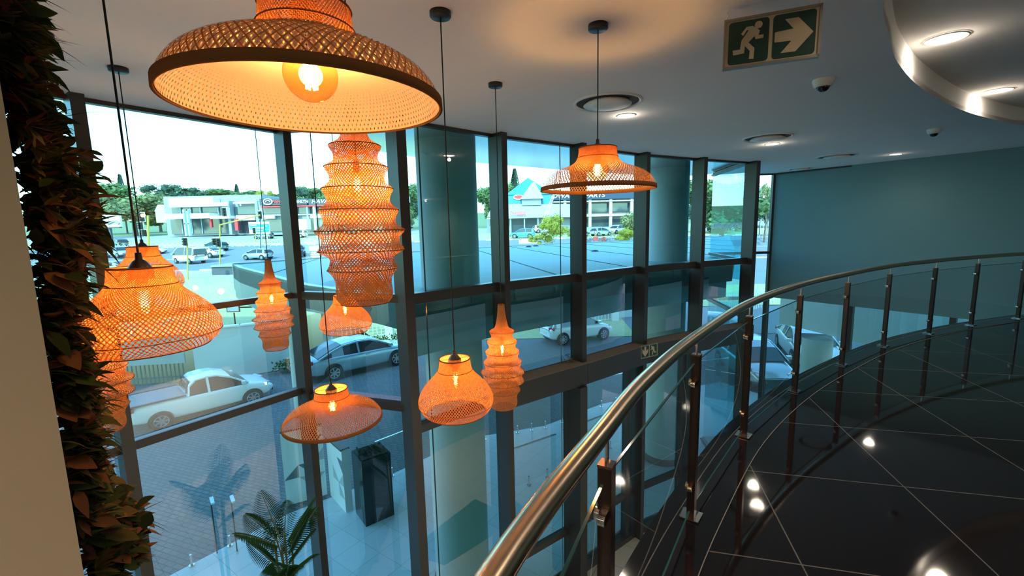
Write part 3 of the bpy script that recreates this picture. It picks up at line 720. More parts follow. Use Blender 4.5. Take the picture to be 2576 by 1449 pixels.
while z < 1.22:
    for _ in range(26):
        ty = rnd.random(); a = rnd.uniform(-.01, .60); base = ed * a + en * rnd.uniform(-.04, .02) + Vector((0, 0, z + rnd.uniform(-.04, .04)))
        bulge = .05 + .045 * math.sin(z * 5.1 + 1) + .03 * math.sin(z * 11 + a * 3)
        if a < .1: bulge *= .55
        base += en * max(0, bulge) * rnd.random()
        if a < .06: fwd = -ed * rnd.uniform(0, .5)
        else: fwd = ed * rnd.uniform(-.5, .5)
        if ty < .66:
            d = en * rnd.uniform(.5, 1) + fwd + Vector((0, 0, rnd.uniform(-.5, .7)))
            for q in range(3):
                d2 = d + Vector((rnd.uniform(-.7, .7), rnd.uniform(-.7, .7), rnd.uniform(-.6, .6)))
                leaf(MBs[rnd.choice((0, 0, 1, 3, 2))], base + d.normalized() * .02 * q, d2, Vector((rnd.uniform(-.5, .5), rnd.uniform(-.5, .5), 1)), rnd.uniform(.04, .078), rnd.uniform(.014, .025), rnd.uniform(0, .5), 4)
        elif ty < .80:
            for q in range(4):
                d = en * rnd.uniform(.5, 1.1) + fwd + Vector((rnd.uniform(-.4, .4), rnd.uniform(-.4, .4), rnd.uniform(-.3, .9)))
                leaf(MBs[rnd.choice((0, 1, 0, 3))], base, d, Vector((0, 0, 1)), rnd.uniform(.07, .15), rnd.uniform(.0025, .005), rnd.uniform(.1, .7), 5)
        else:
            d0 = en * rnd.uniform(.6, 1) + fwd * .5
            for q in range(9):
                d = d0 + Vector((math.cos(q * 2.4), math.sin(q * 2.4) * .6, math.sin(q * 2.4))) * .8
                leaf(MBs[rnd.choice((1, 2, 1))], base + d0 * .02, d, Vector((.2, .1, 1)), rnd.uniform(.04, .075), .010, -.1, 4)
    z += .032
for k, nm in enumerate(('dark_leaves', 'olive_leaves', 'brown_leaves', 'green_leaves')):
    o = MBs[k].build(nm, LEAFM[k], gw); o.location = (0, 0, 1.75); o['kind'] = 'stuff'
# potted palm in the lobby
FROND = [translucent('palm_leaf_dark', (.03, .075, .025), (.05, .12, .03), .3), mat('palm_stem', (.10, .13, .04), .5)]
def palm(x, y, z0, H, R, label, nf=24, seed=5):
    rr = random.Random(seed); t = empty('potted_palm', (x, y, z0), label=label, cat='plant')
    mb = MB(); mb.lathe([(0, 0), (.19, 0), (.25, .42), (.27, .46), (.25, .46), (.24, .41), (0, .41)], 32); mb.build('pot', mat('dark_pot', (.03, .03, .035), .4), t)
    for k in range(4):
        a = k * 1.57 + .3; mb = MB(); mb.tube([(.04 * math.cos(a), .04 * math.sin(a), .4), (.05 * math.cos(a), .05 * math.sin(a), H * .5), (.09 * math.cos(a), .09 * math.sin(a), H * .74)], .014, 8, radii=[.018, .014, .010]); mb.build('stem', FROND[1], t)
    for k in range(nf):
        a = k * 2.4 + rr.uniform(-.2, .2); el = rr.uniform(.75, 1.3); L_ = R * rr.uniform(.85, 1.15); base = Vector((.05 * math.cos(a), .05 * math.sin(a), H * rr.uniform(.60, .74)))
        h = Vector((math.cos(a), math.sin(a), 0)); P = []
        for i in range(9):
            u = i / 8; P.append(base + h * (L_ * u * (.35 + .65 * math.cos(el) * (1 - .2 * u))) + Vector((0, 0, L_ * (math.sin(.5 + el) * u - .45 * u * u * (1.5 - el)))))
        mb = MB(); mb.tube(P, .006, 5, 1, radii=[.009 - .0008 * i for i in range(9)])
        for i in range(2, 27):
            u = i / 27; f = u * 8; j = min(7, int(f)); p = P[j].lerp(P[j + 1], f - j); d = (P[j + 1] - P[j]).normalized(); s = d.cross(Vector((0, 0, 1))).normalized()
            for q in (-1, 1):
                leaf(mb, p, s * q * .9 + d * .55 + Vector((0, 0, .1)), Vector((0, 0, 1)), L_ * .38 * math.sin(PI * (.18 + .78 * u)), .0085, .45, 4)
        mb.build('frond', FROND, t)
    return t
p = ony(716, 1400, 4.5); palm(p.x, p.y, GZ, 3.75, .54, 'tall potted palm in the lobby below, its fronds against the corner glass', 15)

# ================================================================== OUTSIDE: GROUND
def strip_ground(name, m, y0, y1, x0, x1, nx=40, ny=12):
    mb = MB(); V = []; 
    for j in range(ny + 1):
        for i in range(nx + 1):
            y = lerp(y0, y1, j / ny); x = lerp(x0, x1, i / nx); V.append((x, y, hh(x, y)))
    mb.faces(V, [(j * (nx + 1) + i, j * (nx + 1) + i + 1, (j + 1) * (nx + 1) + i + 1, (j + 1) * (nx + 1) + i) for j in range(ny) for i in range(nx)], 0, True)
    return struct(mb.build(name, m))
mb = MB(); mb.poly([(-60, -8, GZ - .02), (60, -8, GZ - .02), (60, 30, GZ - .02), (-9.5, 30, GZ - .02), (-9.9, 19.8, GZ - .02), (-13.4, 18.2, GZ - .02), (-60, 12, GZ - .02)])
struct(mb.build('forecourt', PAVER))
mb = MB(); mb.poly([(-60, 12.2, -2.3), (-13.5, 18.3, -2.3), (-10.1, 19.9, -2.3), (-9.7, 24.4, -2.3), (-60, 24.4, -2.3)]); struct(mb.build('lawn_bank', GRASS))
strip_ground('lawn', GRASS, 24, 43, -90, 7)
strip_ground('side_road', ASPH, 24, 50, 7, 90)
strip_ground('lawn_patch', GRASS, 30, 36, 13, 24, 6, 3).location.z = .04
strip_ground('sidewalk', mat('pale_concrete', (.55, .54, .5), .9, noise=(.5, .1)), 43, 50, -120, 7)
strip_ground('road', ASPH, 50, 75, -200, 260)
strip_ground('verge', GRASSF, 75, 96, -200, 260)
strip_ground('car_lot', mat('lot_paving', (.42, .40, .38), .9), 96, 125, -220, 300)
strip_ground('hills', mat('scrub_ground', (.20, .24, .10), .95), 125, 420, -420, 520)
# kerbs, road marks
KERB = mat('white_kerb_paint', (.8, .8, .78), .7)
def kerb(y, x0, x1, name='kerb', dashed=False):
    mb = MB(); x = x0
    while x < x1:
        s = 3.0; 
        z = max(hh(x, y), hh(x + s, y)); mb.box((x + s / 2, y, z + .06), (s * (.5 if dashed else .98), .3, .16)); x += s
    return struct(mb.build(name, KERB))
kerb(74.8, -140, 160, 'kerb_far', True); kerb(50.0, -60, 60, 'kerb_near', True)
mb = MB()
for k in range(30):
    x = -90 + k * 6; mb.box((x, 62.5, hh(x, 62.5) + .02), (3, .15, .02))
struct(mb.build('lane_marking', KERB))
mb = MB()
for k in range(60):
    x = -78 + k * .9; y = 73.6
    mb.box((x, y, hh(x, y) + .45), (.9, .06, .05), 0); mb.bar((x - .45, y, hh(x, y)), (x + .45, y, hh(x, y) + .8), .05, .05); mb.bar((x + .45, y, hh(x, y)), (x - .45, y, hh(x, y) + .8), .05, .05)
tag(mb.build('lattice_fence', KERB), 'low white lattice fence running along the far side of the road', 'fence')

# ------------------------------------------------------------------ retaining wall, gate, palisades
RWM = mat('pale_plaster_wall', (.56, .60, .60), .85, noise=(1.2, .06))
def wallseg(name, pts, z0, z1, t, m, **k):
    mb = MB()
    for a, b in zip(pts, pts[1:]):
        a = Vector((*a, 0)); b = Vector((*b, 0)); d = (b - a).normalized(); n = Vector((-d.y, d.x, 0)) * t; mb.prism([a, b, b + n, a + n], z0, z1)
    o = mb.build(name, m); return tag(o, **k)
wallseg('garden_wall', [(-13.4, 18.0), (-11.7, 18.6), (-9.9, 19.8)], GZ, -2.18, .22, RWM, label='plastered retaining wall behind the white pickup, grass above it', cat='wall')
wallseg('wall_coping', [(-13.4, 17.95), (-11.7, 18.55), (-9.85, 19.78)], -2.18, -2.12, .3, WHITE, label='pale coping strip along the top of the retaining wall', cat='coping')
def palisade(pts, z0, h, label, sp=.16, col=(.75, .75, .7), group=None, pillars=None):
    t = empty('palisade_fence', (*pts[0], z0), label=label, cat='fence', group=group); m = mat('palisade_paint%d' % int(col[0] * 100), col, .6); mb = MB(); rb = MB(); o = Vector((*pts[0], 0))
    for a, b in zip(pts, pts[1:]):
        a = Vector((*a, 0)) - o; b = Vector((*b, 0)) - o; n = max(1, int((b - a).length / sp))
        for k in range(n + 1):
            p = a.lerp(b, k / n); mb.box((p.x, p.y, h / 2), (.045, .02, h), math.atan2((b - a).y, (b - a).x))
        for z in (.25, h - .3): rb.bar(a + Vector((0, 0, z)), b + Vector((0, 0, z)), .03, .05)
    mb.build('pales', m, t); rb.build('rails', m, t)
    for k, p in enumerate(pillars or []):
        pb = MB(); pb.box((p[0] - o.x, p[1] - o.y, h / 2 + .1), (.42, .42, h + .2)); pb.build('pillar', WHITE, t)
    return t
palisade([(-16.6, 17.6), (-13.9, 18.0)], GZ, 1.9, 'dark palisade fence behind the load bed of the white pickup', col=(.10, .12, .12))
wallseg('grey_gate_panel', [(-17.2, 17.3), (-13.6, 17.75)], -3.5, -2.2, .06, mat('grey_gate', (.32, .36, .36), .7, noise=(2, .15)), label='grey sheet gate above the dark palisade, left of the retaining wall', cat='gate')
palisade([(-10.0, 23.4), (-7.1, 24.9), (-3.4, 25.5), (0.2, 26.0), (6.5, 27.6)], GZ, 1.8, 'white palisade fence with square white pillars behind the blue-grey sedan', .22, pillars=[(-7.1, 24.9), (-10.0, 23.4), (-3.4, 25.5), (1.5, 26.3), (6.5, 27.6)])
palisade([(13.5, 27.5), (18.5, 30.5)], GZ, 1.8, 'white palisade fence seen low through the window under the teal wall', .2)
wallseg('forecourt_wall', [(-.2, 27.0), (4.5, 27.6), (10.0, 28.6)], GZ, -2.9, .25, RWM, label='low pale boundary wall behind the white hatchback', cat='wall')
HEDGE = translucent("hedge_leaf", (.05, .12, .03), (.07, .15, .03), .3)
def hedge(a, b, w, h, z, label, seed=1, m=None):
    r = random.Random(seed); mb = MB(); a = Vector((*a, 0)); b = Vector((*b, 0))
    for _ in range(700):
        p = a.lerp(b, r.random()) + Vector((r.uniform(-w, w), r.uniform(-w, w), z + h * r.random() ** .7)); leaf(mb, p, Vector((r.uniform(-1, 1), r.uniform(-1, 1), r.uniform(0, 1.3))), Vector((0, 0, 1)), .16, .05, .2, 2)
    return tag(mb.build('hedge', m or HEDGE), label, 'hedge')
hedge((-10.3, 18.9), (-8.4, 19.8), .3, .5, GZ, 'strip of low green hedge at the foot of the retaining wall')
hedge((-8.8, 22.6), (-3.6, 24.3), .25, .5, GZ, 'low planting in front of the white palisade fence', 4)
# small sign on a pole by the wall
sp_ = onz(605, 935, GZ); t = empty('parking_sign', sp_, label='small blank blue-white sign on a thin pole against the retaining wall', cat='sign')
hz = 3.05
mb = MB(); mb.cyl((0, 0, 0), (0, 0, hz - .35), .03); mb.build('pole', BRONZE, t)
mb = MB(); mb.box((0, -.02, hz - .1), (.58, .04, .44)); mb.build('sign_frame', BRONZE, t)
mb = MB(); mb.box((0, -.045, hz - .1), (.50, .012, .36)); mb.build('sign_face', mat('pale_blue_sign', (.6, .72, .75), .5), t)

# ------------------------------------------------------------------ entrance canopy
CAN = [(-8.2, 13.0), (-7.3, 11.8), (-5.5, 9.75), (-3.6, 7.55), (-1.9, 6.1), (-1.3, 5.5), (-.32, 6.5), (.92, 7.42), (2.22, 8.42), (3.6, 9.16), (4.92, 9.8), (7.5, 14.8), (13.9, 28.3), (9.0, 25.6), (5.4, 23.8), (2.9, 23.1), (-.4, 21.0), (-4.3, 17.6)]
cn = empty('entrance_canopy', (0, 14, .3), label='flat blue-grey entrance canopy roof outside the glass, at transom height', cat='canopy')
def at0(o): o.location = (0, -14, -.3); return o
at0(plate([CAN], .80, .85).build('roof_sheet', ROOFM, cn))
at0(plate([CAN], .45, .80).build('soffit_box', mat('canopy_soffit', (.16, .18, .19), .7), cn))
mb = MB()
zbs = [-.1, -.1, -.05, .40, .45]
for i in range(4):
    a, b = Vector((*CAN[i], 0)), Vector((*CAN[i + 1], 0)); n = Vector(((b - a).y, -(b - a).x, 0)).normalized() * -.12; z0, z1 = zbs[i], zbs[i + 1]; Z = Vector((0, 0, 1)); V = [a + Z * z0, b + Z * z1, b + Z * .86, a + Z * .86]
    mb.faces(V + [v + n for v in V], [(0, 1, 2, 3), (7, 6, 5, 4), (0, 4, 5, 1), (3, 2, 6, 7), (1, 5, 6, 2), (0, 3, 7, 4)])
for a, b in zip(CAN[12:] + CAN[:1], CAN[13:] + CAN[:1]): mb.bar((*a, .5), (*b, .5), .12, .78)
for a, b in zip(CAN[5:10], CAN[6:11]): mb.bar((a[0] - .12, a[1] + .18, .28), (b[0] - .12, b[1] + .18, .28), .2, .40)
at0(mb.build('fascia', mat('canopy_fascia', (.34, .38, .42), .35, .3), cn))
mb = MB(); c0 = Vector((-4.3, 17.6, 0)); d0 = (onz(1586, 667, .85) - onz(1462, 647, .85)); d0.z = 0; d0.normalize()
def inside(p, poly):
    c = False; n = len(poly)
    for i in range(n):
        a, b = poly[i], poly[(i + 1) % n]
        if (a[1] > p[1]) != (b[1] > p[1]) and p[0] < (b[0] - a[0]) * (p[1] - a[1]) / (b[1] - a[1]) + a[0]: c = not c
    return c
nn = Vector((-d0.y, d0.x, 0))
for k in range(-8, 12):
    o_ = Vector((1.5, 14, .853)) + nn * 1.9 * k; run = []
    for j in range(-60, 61):
        p = o_ + d0 * (j * .3)
        if inside((p.x, p.y), CAN): run.append(p)
    if len(run) > 3: mb.bar(run[0], run[-1], .035, .012)
at0(mb.build('roof_seams', mat('dark_seam', (.05, .07, .08), .7), cn))
mb = MB()
for px, py in ((1330, 621), (1348, 619), (1497, 632)):
    p = onz(px, py, .86); mb.lathe([(.0, .06), (.10, .05), (.16, .0)], 8, (p.x, p.y, .85))
mb2 = mb; at0(mb.build('roof_vents', BRONZE, cn))
# round columns through the canopy
COLM = mat('column_plaster', (.46, .50, .50), .75)
def column(x, y, r, label, z1=3.3, z0=GZ, m=COLM):
    t = empty('round_column', (x, y, z0), label=label, cat='column', group='round exterior columns')
    mb = MB(); mb.lathe([(r, 0), (r, z1 - z0)], 48); mb.build('shaft', m, t)
    mb = MB(); mb.lathe([(r + .03, 0), (r + .03, .18), (r, .2)], 48); mb.build('base_ring', BRONZE, t)
    return t
column(-.97, 7.0, .46, 'thick round column right outside the glass beside the near corner mullion', 3.06)
column(3.88, 11.0, .47, 'thick round column outside the fourth window bay', 3.06)
p = ony(741, 850, 14.3); column(p.x, p.y, .2, 'slim round column carrying the canopy near its left corner', .45)
# beam and column of the lower wing seen under the teal wall
a = onz(1960, 812, -1.96); b = onz(2330, 905, -1.96)
b = a + (b - a) * 1.7
wallseg('wing_beam', [(a.x, a.y), (b.x, b.y)], -1.96, -.1, .3, mat('wing_beam_white', (.72, .72, .68), .7), label='pale fascia beam of the lower wing, seen below the teal wall', cat='beam')
p = onz(2085, 860, -1.96); column(p.x, p.y + .5, .42, 'round column under the pale wing beam', -1.96, GZ, mat('beige_column', (.6, .55, .47), .8))

# ------------------------------------------------------------------ terrace outside the lobby glass
ter = [(-7.6, 5.6), (-6.3, 7.3), (-5.0, 9.0), (-3.2, 10.4), (-1.4, 12.3), (.9, 13.0), (3.0, 14.6), (8.0, 16.5), (9.5, 14.0), (6.9, 12.1), (5.3, 12.0), (5.0, 9.75), (3.6, 9.05), (2.2, 8.3), (.95, 7.3), (-.3, 6.4), (-1.33, 5.36), (-2.87, 5.9), (-3.95, 4.3), (-5.0, 3.0)]
struct(plate([ter], GZ - .02, GZ + .03).build('terrace', TERR))
def spigot(t, x, y):
    mb = MB(); mb.cyl((x, y, 0), (x, y, .22), .022, 10); mb.cyl((x, y, 0), (x, y, .012), .05, 12); mb.build('spigot', CHROME, t)
def glass_rail(a, b, label, n=2, h=1.05, rail=True):
    t = empty('terrace_balustrade', (*a, GZ + .03), label=label, cat='glass balustrade', group='frameless terrace balustrades'); d = Vector((b[0] - a[0], b[1] - a[1], 0))
    mb = MB(); mb.quad((0, 0, .1), (d.x, d.y, .1), (d.x, d.y, h), (0, 0, h)); mb.build('glass_sheet', CLEAR, t)
    for k in range(n): f = (k + .5) / n; spigot(t, d.x * f, d.y * f)
    if rail: mb = MB(); mb.bar((0, 0, h), (d.x, d.y, h), .04, .025); mb.build('top_rail', CHROME, t)
    return t
path = [(-1.6, 11.9), (-.2, 12.5), (1.2, 12.95), (2.6, 14.2), (4.4, 15.0), (6.4, 15.7), (8.2, 16.2)]
pl_ = ['left end', 'left of the round column', 'behind the second lobby pane', 'behind the third lobby pane', 'behind the fourth lobby pane', 'right end near the wing column']
for i in range(len(path) - 1): glass_rail((lerp(path[i][0], path[i + 1][0], .04), lerp(path[i][1], path[i + 1][1], .04)), (lerp(path[i][0], path[i + 1][0], .96), lerp(path[i][1], path[i + 1][1], .96)), 'frameless glass terrace balustrade, %s of the run' % pl_[i], 3)
glass_rail((-3.4, 10.1), (-1.7, 11.8), 'frameless glass balustrade beyond the black planter box', 3)
glass_rail((-.4, 9.4), (1.0, 10.3), 'inner glass terrace balustrade nearest the slim ribbed pendant', 3)
glass_rail((1.2, 10.5), (2.9, 11.7), 'inner glass terrace balustrade in front of the fifth mullion', 3)
# posts with light heads at the terrace edge
pts = [onz(547, 1395, GZ), onz(597, 1390, GZ)]
for i, p in enumerate(pts):
    t = empty('bollard_light', (p.x, p.y, GZ), label='slim post light with pale bar head on the terrace edge, %s one of the pair' % ('left' if i == 0 else 'right'), cat='post light', group='slim terrace post lights')
    mb = MB(); mb.cyl((0, 0, 0), (0, 0, 1.12), .012, 10); mb.cyl((0, 0, 0), (0, 0, .02), .05, 12); mb.build('post', BRONZE, t)
    mb = MB(); mb.box((.04, -.02, 1.14), (.26, .06, .03), math.radians(-50)); mb.build('light_head', mat('pale_light_head', (.8, .85, .86), .3), t)
glass_rail((-6.3, 7.25), (-5.5, 8.25), 'frameless glass panel behind the two slim post lights', 2, 1.0, False)
# mosaic wall with loose triangles
MOS = [mat('mosaic_white', (.72, .76, .77), .4), mat('mosaic_grey', (.40, .44, .47), .4), mat('mosaic_dark', (.12, .15, .17), .4)]
def mosaic(a, b, z0, z1, label, seed):
    r = random.Random(seed); t = empty('mosaic_wall', (*a, GZ + .03), label=label, cat='wall'); d = Vector((b[0] - a[0], b[1] - a[1], 0)); n = Vector((d.y, -d.x, 0)).normalized()
    mb = MB(); mb.prism([Vector(), d, d - n * .16, n * -.16], 0, z1 - z0); mb.build('wall_body', MOS[0], t)
    mb = MB(); mb.bar(Vector((0, 0, z1 - z0)) - n * .08, d + Vector((0, 0, z1 - z0)) - n * .08, .2, .04); mb.build('dark_coping', BRONZE, t)
    mb = MB(); L_ = d.length; s = .3; dn = d.normalized(); k = 0
    while k * s < L_ - .05:
        for j in range(int((z1 - z0) / s)):
            x0, zz = k * s, j * s; c = [(x0, zz), (min(L_, x0 + s), zz), (min(L_, x0 + s), zz + s), (x0, zz + s)]; q = r.random()
            if q < .55:
                tri = [c[i] for i in r.choice(((0, 1, 2), (1, 2, 3), (0, 2, 3), (0, 1, 3)))]
                mb.poly([dn * x + n * .004 + Vector((0, 0, z)) for x, z in tri], r.choice((0, 1, 0)))
        k += 1
    mb.build('triangle_tiles', [MOS[1], MOS[2]], t); return t
mosaic((-5.2, 9.25), (-4.45, 9.65), GZ, GZ + 1.75, 'narrow mosaic wall end with triangular tiles, left of the corner mullion', 2)
mosaic((-4.35, 9.6), (-3.75, 8.95), GZ, GZ + 1.45, 'pale mosaic terrace wall with grey triangular tiles left of the black planter', 5)
t = empty('black_planter', (-3.1, 8.9, GZ + .03), label='tall glossy black square planter box on the pale terrace', cat='planter', rz=math.radians(38))
mb = MB(); mb.box((0, 0, .72), (.62, .62, 1.44)); mb.build('box_body', mat('gloss_black', (.012, .014, .016), .15), t)
mb = MB(); mb.box((0, 0, 1.445), (.54, .54, .02)); mb.build('soil', mat('dark_soil', (.04, .03, .025), .95), t)
r = random.Random(9); mb = MB()
for _ in range(60): leaf(mb, Vector((r.uniform(-.22, .22), r.uniform(-.22, .22), 1.45)), Vector((r.uniform(-1, 1), r.uniform(-1, 1), r.uniform(.2, 1.0))), Vector((0, 0, 1)), .16, .02, .4, 3)
mb.build('ground_cover', LEAFM[0], t)

# ================================================================== CARS
def paint(name, c, metal=.2): return mat('paint_' + name, c, .28, metal, coat=.6)
PW = paint('white', (.80, .80, .79), 0); PB = paint('blue_grey', (.30, .42, .50), .5); PS = paint('silver', (.52, .55, .57), .6); PK = paint('black', (.03, .035, .04)); PD = paint('dark_red', (.18, .03, .04)); PG = paint('grey', (.22, .25, .27), .5); PBL = paint('sky_blue', (.05, .38, .60)); PGR = paint('dark_green', (.08, .16, .15))
TRIMB = mat('black_trim', (.02, .02, .022), .6); HEADL = mat('head_lamp', (.75, .78, .8), .1, .3); TAILL = mat('tail_lamp', (.45, .02, .02), .2); PLATE = mat('number_plate', (.75, .72, .55), .6)
SPEC = {
 'sedan': dict(wb=2.85, wr=.335, hw=.91, body=[(-2.42, .40, .80, .66), (-2.36, .30, .98, .80), (-1.75, .24, 1.03, .90), (-.6, .22, .99, .915), (.6, .22, .97, .915), (1.2, .22, .94, .91), (1.85, .25, .85, .88), (2.28, .28, .72, .80), (2.42, .38, .60, .62)],
   top=[(-2.0, 1.02), (-1.45, 1.24), (-.95, 1.39), (-.3, 1.455), (.25, 1.43), (.70, 1.30), (1.30, .96)], roof=(2, 5), hwb=.82, hwt=.60, zb=.97, cp=(0, 1), bp=(3,)),
 'hatch': dict(wb=2.5, wr=.31, hw=.86, body=[(-1.93, .42, .78, .66), (-1.90, .30, .96, .78), (-1.45, .24, 1.0, .85), (-.5, .22, .97, .865), (.5, .22, .95, .865), (.95, .22, .93, .86), (1.50, .25, .84, .83), (1.86, .30, .70, .74), (1.96, .40, .56, .60)],
   top=[(-1.88, .98), (-1.62, 1.32), (-1.35, 1.44), (-.5, 1.50), (.05, 1.47), (.50, 1.32), (1.12, .94)], roof=(1, 5), hwb=.78, hwt=.60, zb=.95, cp=(0, 1), bp=(3,)),
 'suv': dict(wb=2.7, wr=.36, hw=.91, body=[(-2.22, .48, .90, .72), (-2.20, .34, 1.10, .84), (-1.7, .30, 1.12, .90), (-.5, .28, 1.09, .915), (.7, .28, 1.08, .915), (1.2, .28, 1.07, .91), (1.75, .32, .98, .88), (2.15, .36, .82, .80), (2.25, .48, .66, .66)],
   top=[(-2.18, 1.10), (-1.98, 1.50), (-1.7, 1.64), (-.6, 1.70), (.15, 1.67), (.6, 1.50), (1.18, 1.08)], roof=(1, 5), hwb=.83, hwt=.66, zb=1.08, cp=(0, 1), bp=(3,)),
 'van': dict(wb=2.9, wr=.34, hw=.93, body=[(-2.55, .46, 1.0, .84), (-2.52, .32, 1.18, .90), (-2.0, .28, 1.2, .93), (0, .26, 1.18, .935), (1.4, .26, 1.15, .93), (1.9, .28, 1.10, .91), (2.35, .34, .95, .84), (2.5, .46, .78, .72)],
   top=[(-2.52, 1.18), (-2.45, 1.9), (-2.25, 2.12), (-.6, 2.2), (.9, 2.14), (1.35, 1.88), (2.1, 1.12)], roof=(1, 5), hwb=.90, hwt=.74, zb=1.16, cp=(0,), bp=(2, 3)),
 'pickup': dict(wb=2.72, wr=.31, hw=.84, body=[(-2.2, .45, .88, .74), (-2.18, .34, 1.0, .80), (-1.5, .26, 1.02, .83), (-.4, .22, 1.0, .84), (.4, .22, .99, .84), (1.05, .22, .98, .84), (1.62, .25, .90, .81), (2.02, .30, .74, .72), (2.15, .42, .58, .58)],
   top=[(-.55, .98), (-.50, 1.36), (-.30, 1.54), (.05, 1.58), (.35, 1.55), (.75, 1.38), (1.28, .98)], roof=(1, 5), hwb=.76, hwt=.56, zb=.97, cp=(0, 1), bp=(3,), bed=(-2.1, -.62)),
}
CARS = {}
def car(kind, pm, loc, hd, label, group=None, detail=True, wheelm=ALLOY, tail=TAILL):
    key = (kind, pm.name)
    if key in CARS:
        t = copy_tree(CARS[key]); t.location = loc; t.rotation_euler = (0, 0, hd); tag(t, label, 'car' if kind != 'van' else 'van', group); return t
    S = SPEC[kind]; t = empty('van' if kind == 'van' else ('pickup_truck' if kind == 'pickup' else 'car'), loc, hd, label=label, cat='van' if kind == 'van' else ('pickup truck' if kind == 'pickup' else 'car'), group=group); CARS[key] = t
    B = S['body']; mb = MB(); V = []; n = 13
    for x, zl, zt, w in B:
        ring_ = [(w * .86, zl), (w * .985, zl + .07), (w, lerp(zl, zt, .45)), (w * .985, lerp(zl, zt, .78)), (w * .93, zt - .03), (w * .74, zt), (0, zt + .02)]
        V += [(x, y, z) for y, z in ring_] + [(x, -y, z) for y, z in reversed(ring_[:-1])]
    F = [(i * n + k, i * n + k + 1, (i + 1) * n + k + 1, (i + 1) * n + k) for i in range(len(B) - 1) for k in range(n - 1)]
    F += [(i * n + n - 1, i * n, (i + 1) * n, (i + 1) * n + n - 1) for i in range(len(B) - 1)]
    F += [tuple(range(n)), tuple(reversed(range((len(B) - 1) * n, len(B) * n)))]
    mb.faces(V, F, 0, True); o = mb.build('body', pm, t)
    sb = o.modifiers.new('smooth', 'SUBSURF'); sb.levels = 1; sb.render_levels = 2 if detail else 1
    # glasshouse
    T = S['top']; zb, hb, ht = S['zb'], S['hwb'], S['hwt']; zm = max(z for _, z in T); rings = []
    for x, z in T:
        f = max(0, (z - zb) / (zm - zb)); w = lerp(hb, ht, f); zr = max(zb, z - .05); w2 = lerp(hb, ht, max(0, (zr - zb) / (zm - zb)))
        rings.append([(x, hb, zb - .03), (x, w2 + .005, zr), (x, w * .86, z), (x, 0, z + .02), (x, -w * .86, z), (x, -w2 - .005, zr), (x, -hb, zb - .03)])
    g = MB(); rf = MB(); r0, r1 = S['roof']
    for i in range(len(rings) - 1):
        for k in range(6):
            q = (rings[i][k], rings[i][k + 1], rings[i + 1][k + 1], rings[i + 1][k]); side = k in (0, 5); mid = r0 <= i < r1 - 1 or (i == r1 - 1)
            if side: (rf if (i in S['cp'] and i == S['cp'][-1] and kind != 'pickup') else g).quad(*q, 0, False)
            else: (rf if r0 <= i < r1 - 0 - (1 if i == r1 - 1 and False else 0) and i < len(rings) - 3 + 1 else g).quad(*q, 0, True)
    g.build('windows', WINDOWD, t); 
    for s in (0, 6):                                                      # pillars, roof rails
        e_ = 1 if s == 0 else 5
        for i in range(len(rings) - 1):
            a, b = Vector(rings[i][e_]), Vector(rings[i + 1][e_]); sgn = 1 if s == 0 else -1; off = Vector((0, .008 * sgn, 0)); rf.bar(a + off, b + off, .05, .055)
        for i in S['bp']:
            a, b = Vector(rings[i][s]), Vector(rings[i][e_]); off = Vector((0, .008 * sgn, 0)); rf.bar(a + off, b + off, .03, .075, 0, (1, 0, 0))
        if kind == 'van':
            for x in (-1.3,): rf.bar(Vector((x, sgn * hb, zb)), Vector((x, sgn * (lerp(hb, ht, .9)), zm - .12)), .03, .09, 0, (1, 0, 0))
    rf.build('roof', pm, t)
    if 'bed' in S:
        x0, x1 = S['bed']; mb = MB(); mb.box(((x0 + x1) / 2, 0, 1.03), (x1 - x0, 1.44, .03)); mb.build('load_bed_cover', mat('tonneau_grey', (.16, .18, .20), .5), t)
        mb = MB()
        for s in (-1, 1): mb.bar((x0, s * .77, 1.045), (x1, s * .77, 1.045), .07, .04)
        mb.bar((x1 + .03, -.62, 1.05), (x1 + .13, -.5, 1.46), .05, .05); mb.bar((x1 + .03, .62, 1.05), (x1 + .13, .5, 1.46), .05, .05); mb.bar((x1 + .13, -.5, 1.46), (x1 + .13, .5, 1.46), .06, .06)
        mb.build('bed_rails', TRIMB, t)
    hw = S['hw']; wr = S['wr']; c = -.02 if kind != 'pickup' else .0
    for sx in (-1, 1):
        for sy in (-1, 1):
            x = sx * S['wb'] / 2 + c; y = sy * (hw - .10); w = empty('wheel'); w.parent = t; w.location = (x, y, wr)
            mb = MB(); mb.tube([(0, -.10, 0), (0, -.11 + .0, 0), (0, .115, 0)], wr, 26, radii=[wr * .97, wr, wr * .99]); mb.build('tyre', TYRE, w)
            mb = MB(); mb.cyl((0, sy * .117, 0), (0, sy * .121, 0), wr * .66, 22); mb.build('rim_disc', TRIMB, w)
            mb = MB()
            for k in range(7):
                a = 2 * PI * k / 7; mb.bar((0, sy * .125, 0), (wr * .64 * math.cos(a), sy * .125, wr * .64 * math.sin(a)), .05, .012, 0, (0, 1, 0))
            mb.tube([(wr * .65 * math.cos(2 * PI * k / 20), sy * .124, wr * .65 * math.sin(2 * PI * k / 20)) for k in range(21)], .012, 5, cap=False); mb.build('spokes', wheelm, w)
    mb = MB()
    for sx in (-1, 1):
        for sy in (-1, 1):
            x = sx * S['wb'] / 2 + c; mb.cyl((x, sy * (hw - .2), wr + .02), (x, sy * (hw + .003), wr + .02), wr * 1.14, 26)
    mb.build('wheel_arches', TRIMB, t)
    xf, xr = B[-1][0], B[0][0]; zf = B[-2][2]; zr_ = B[1][2]
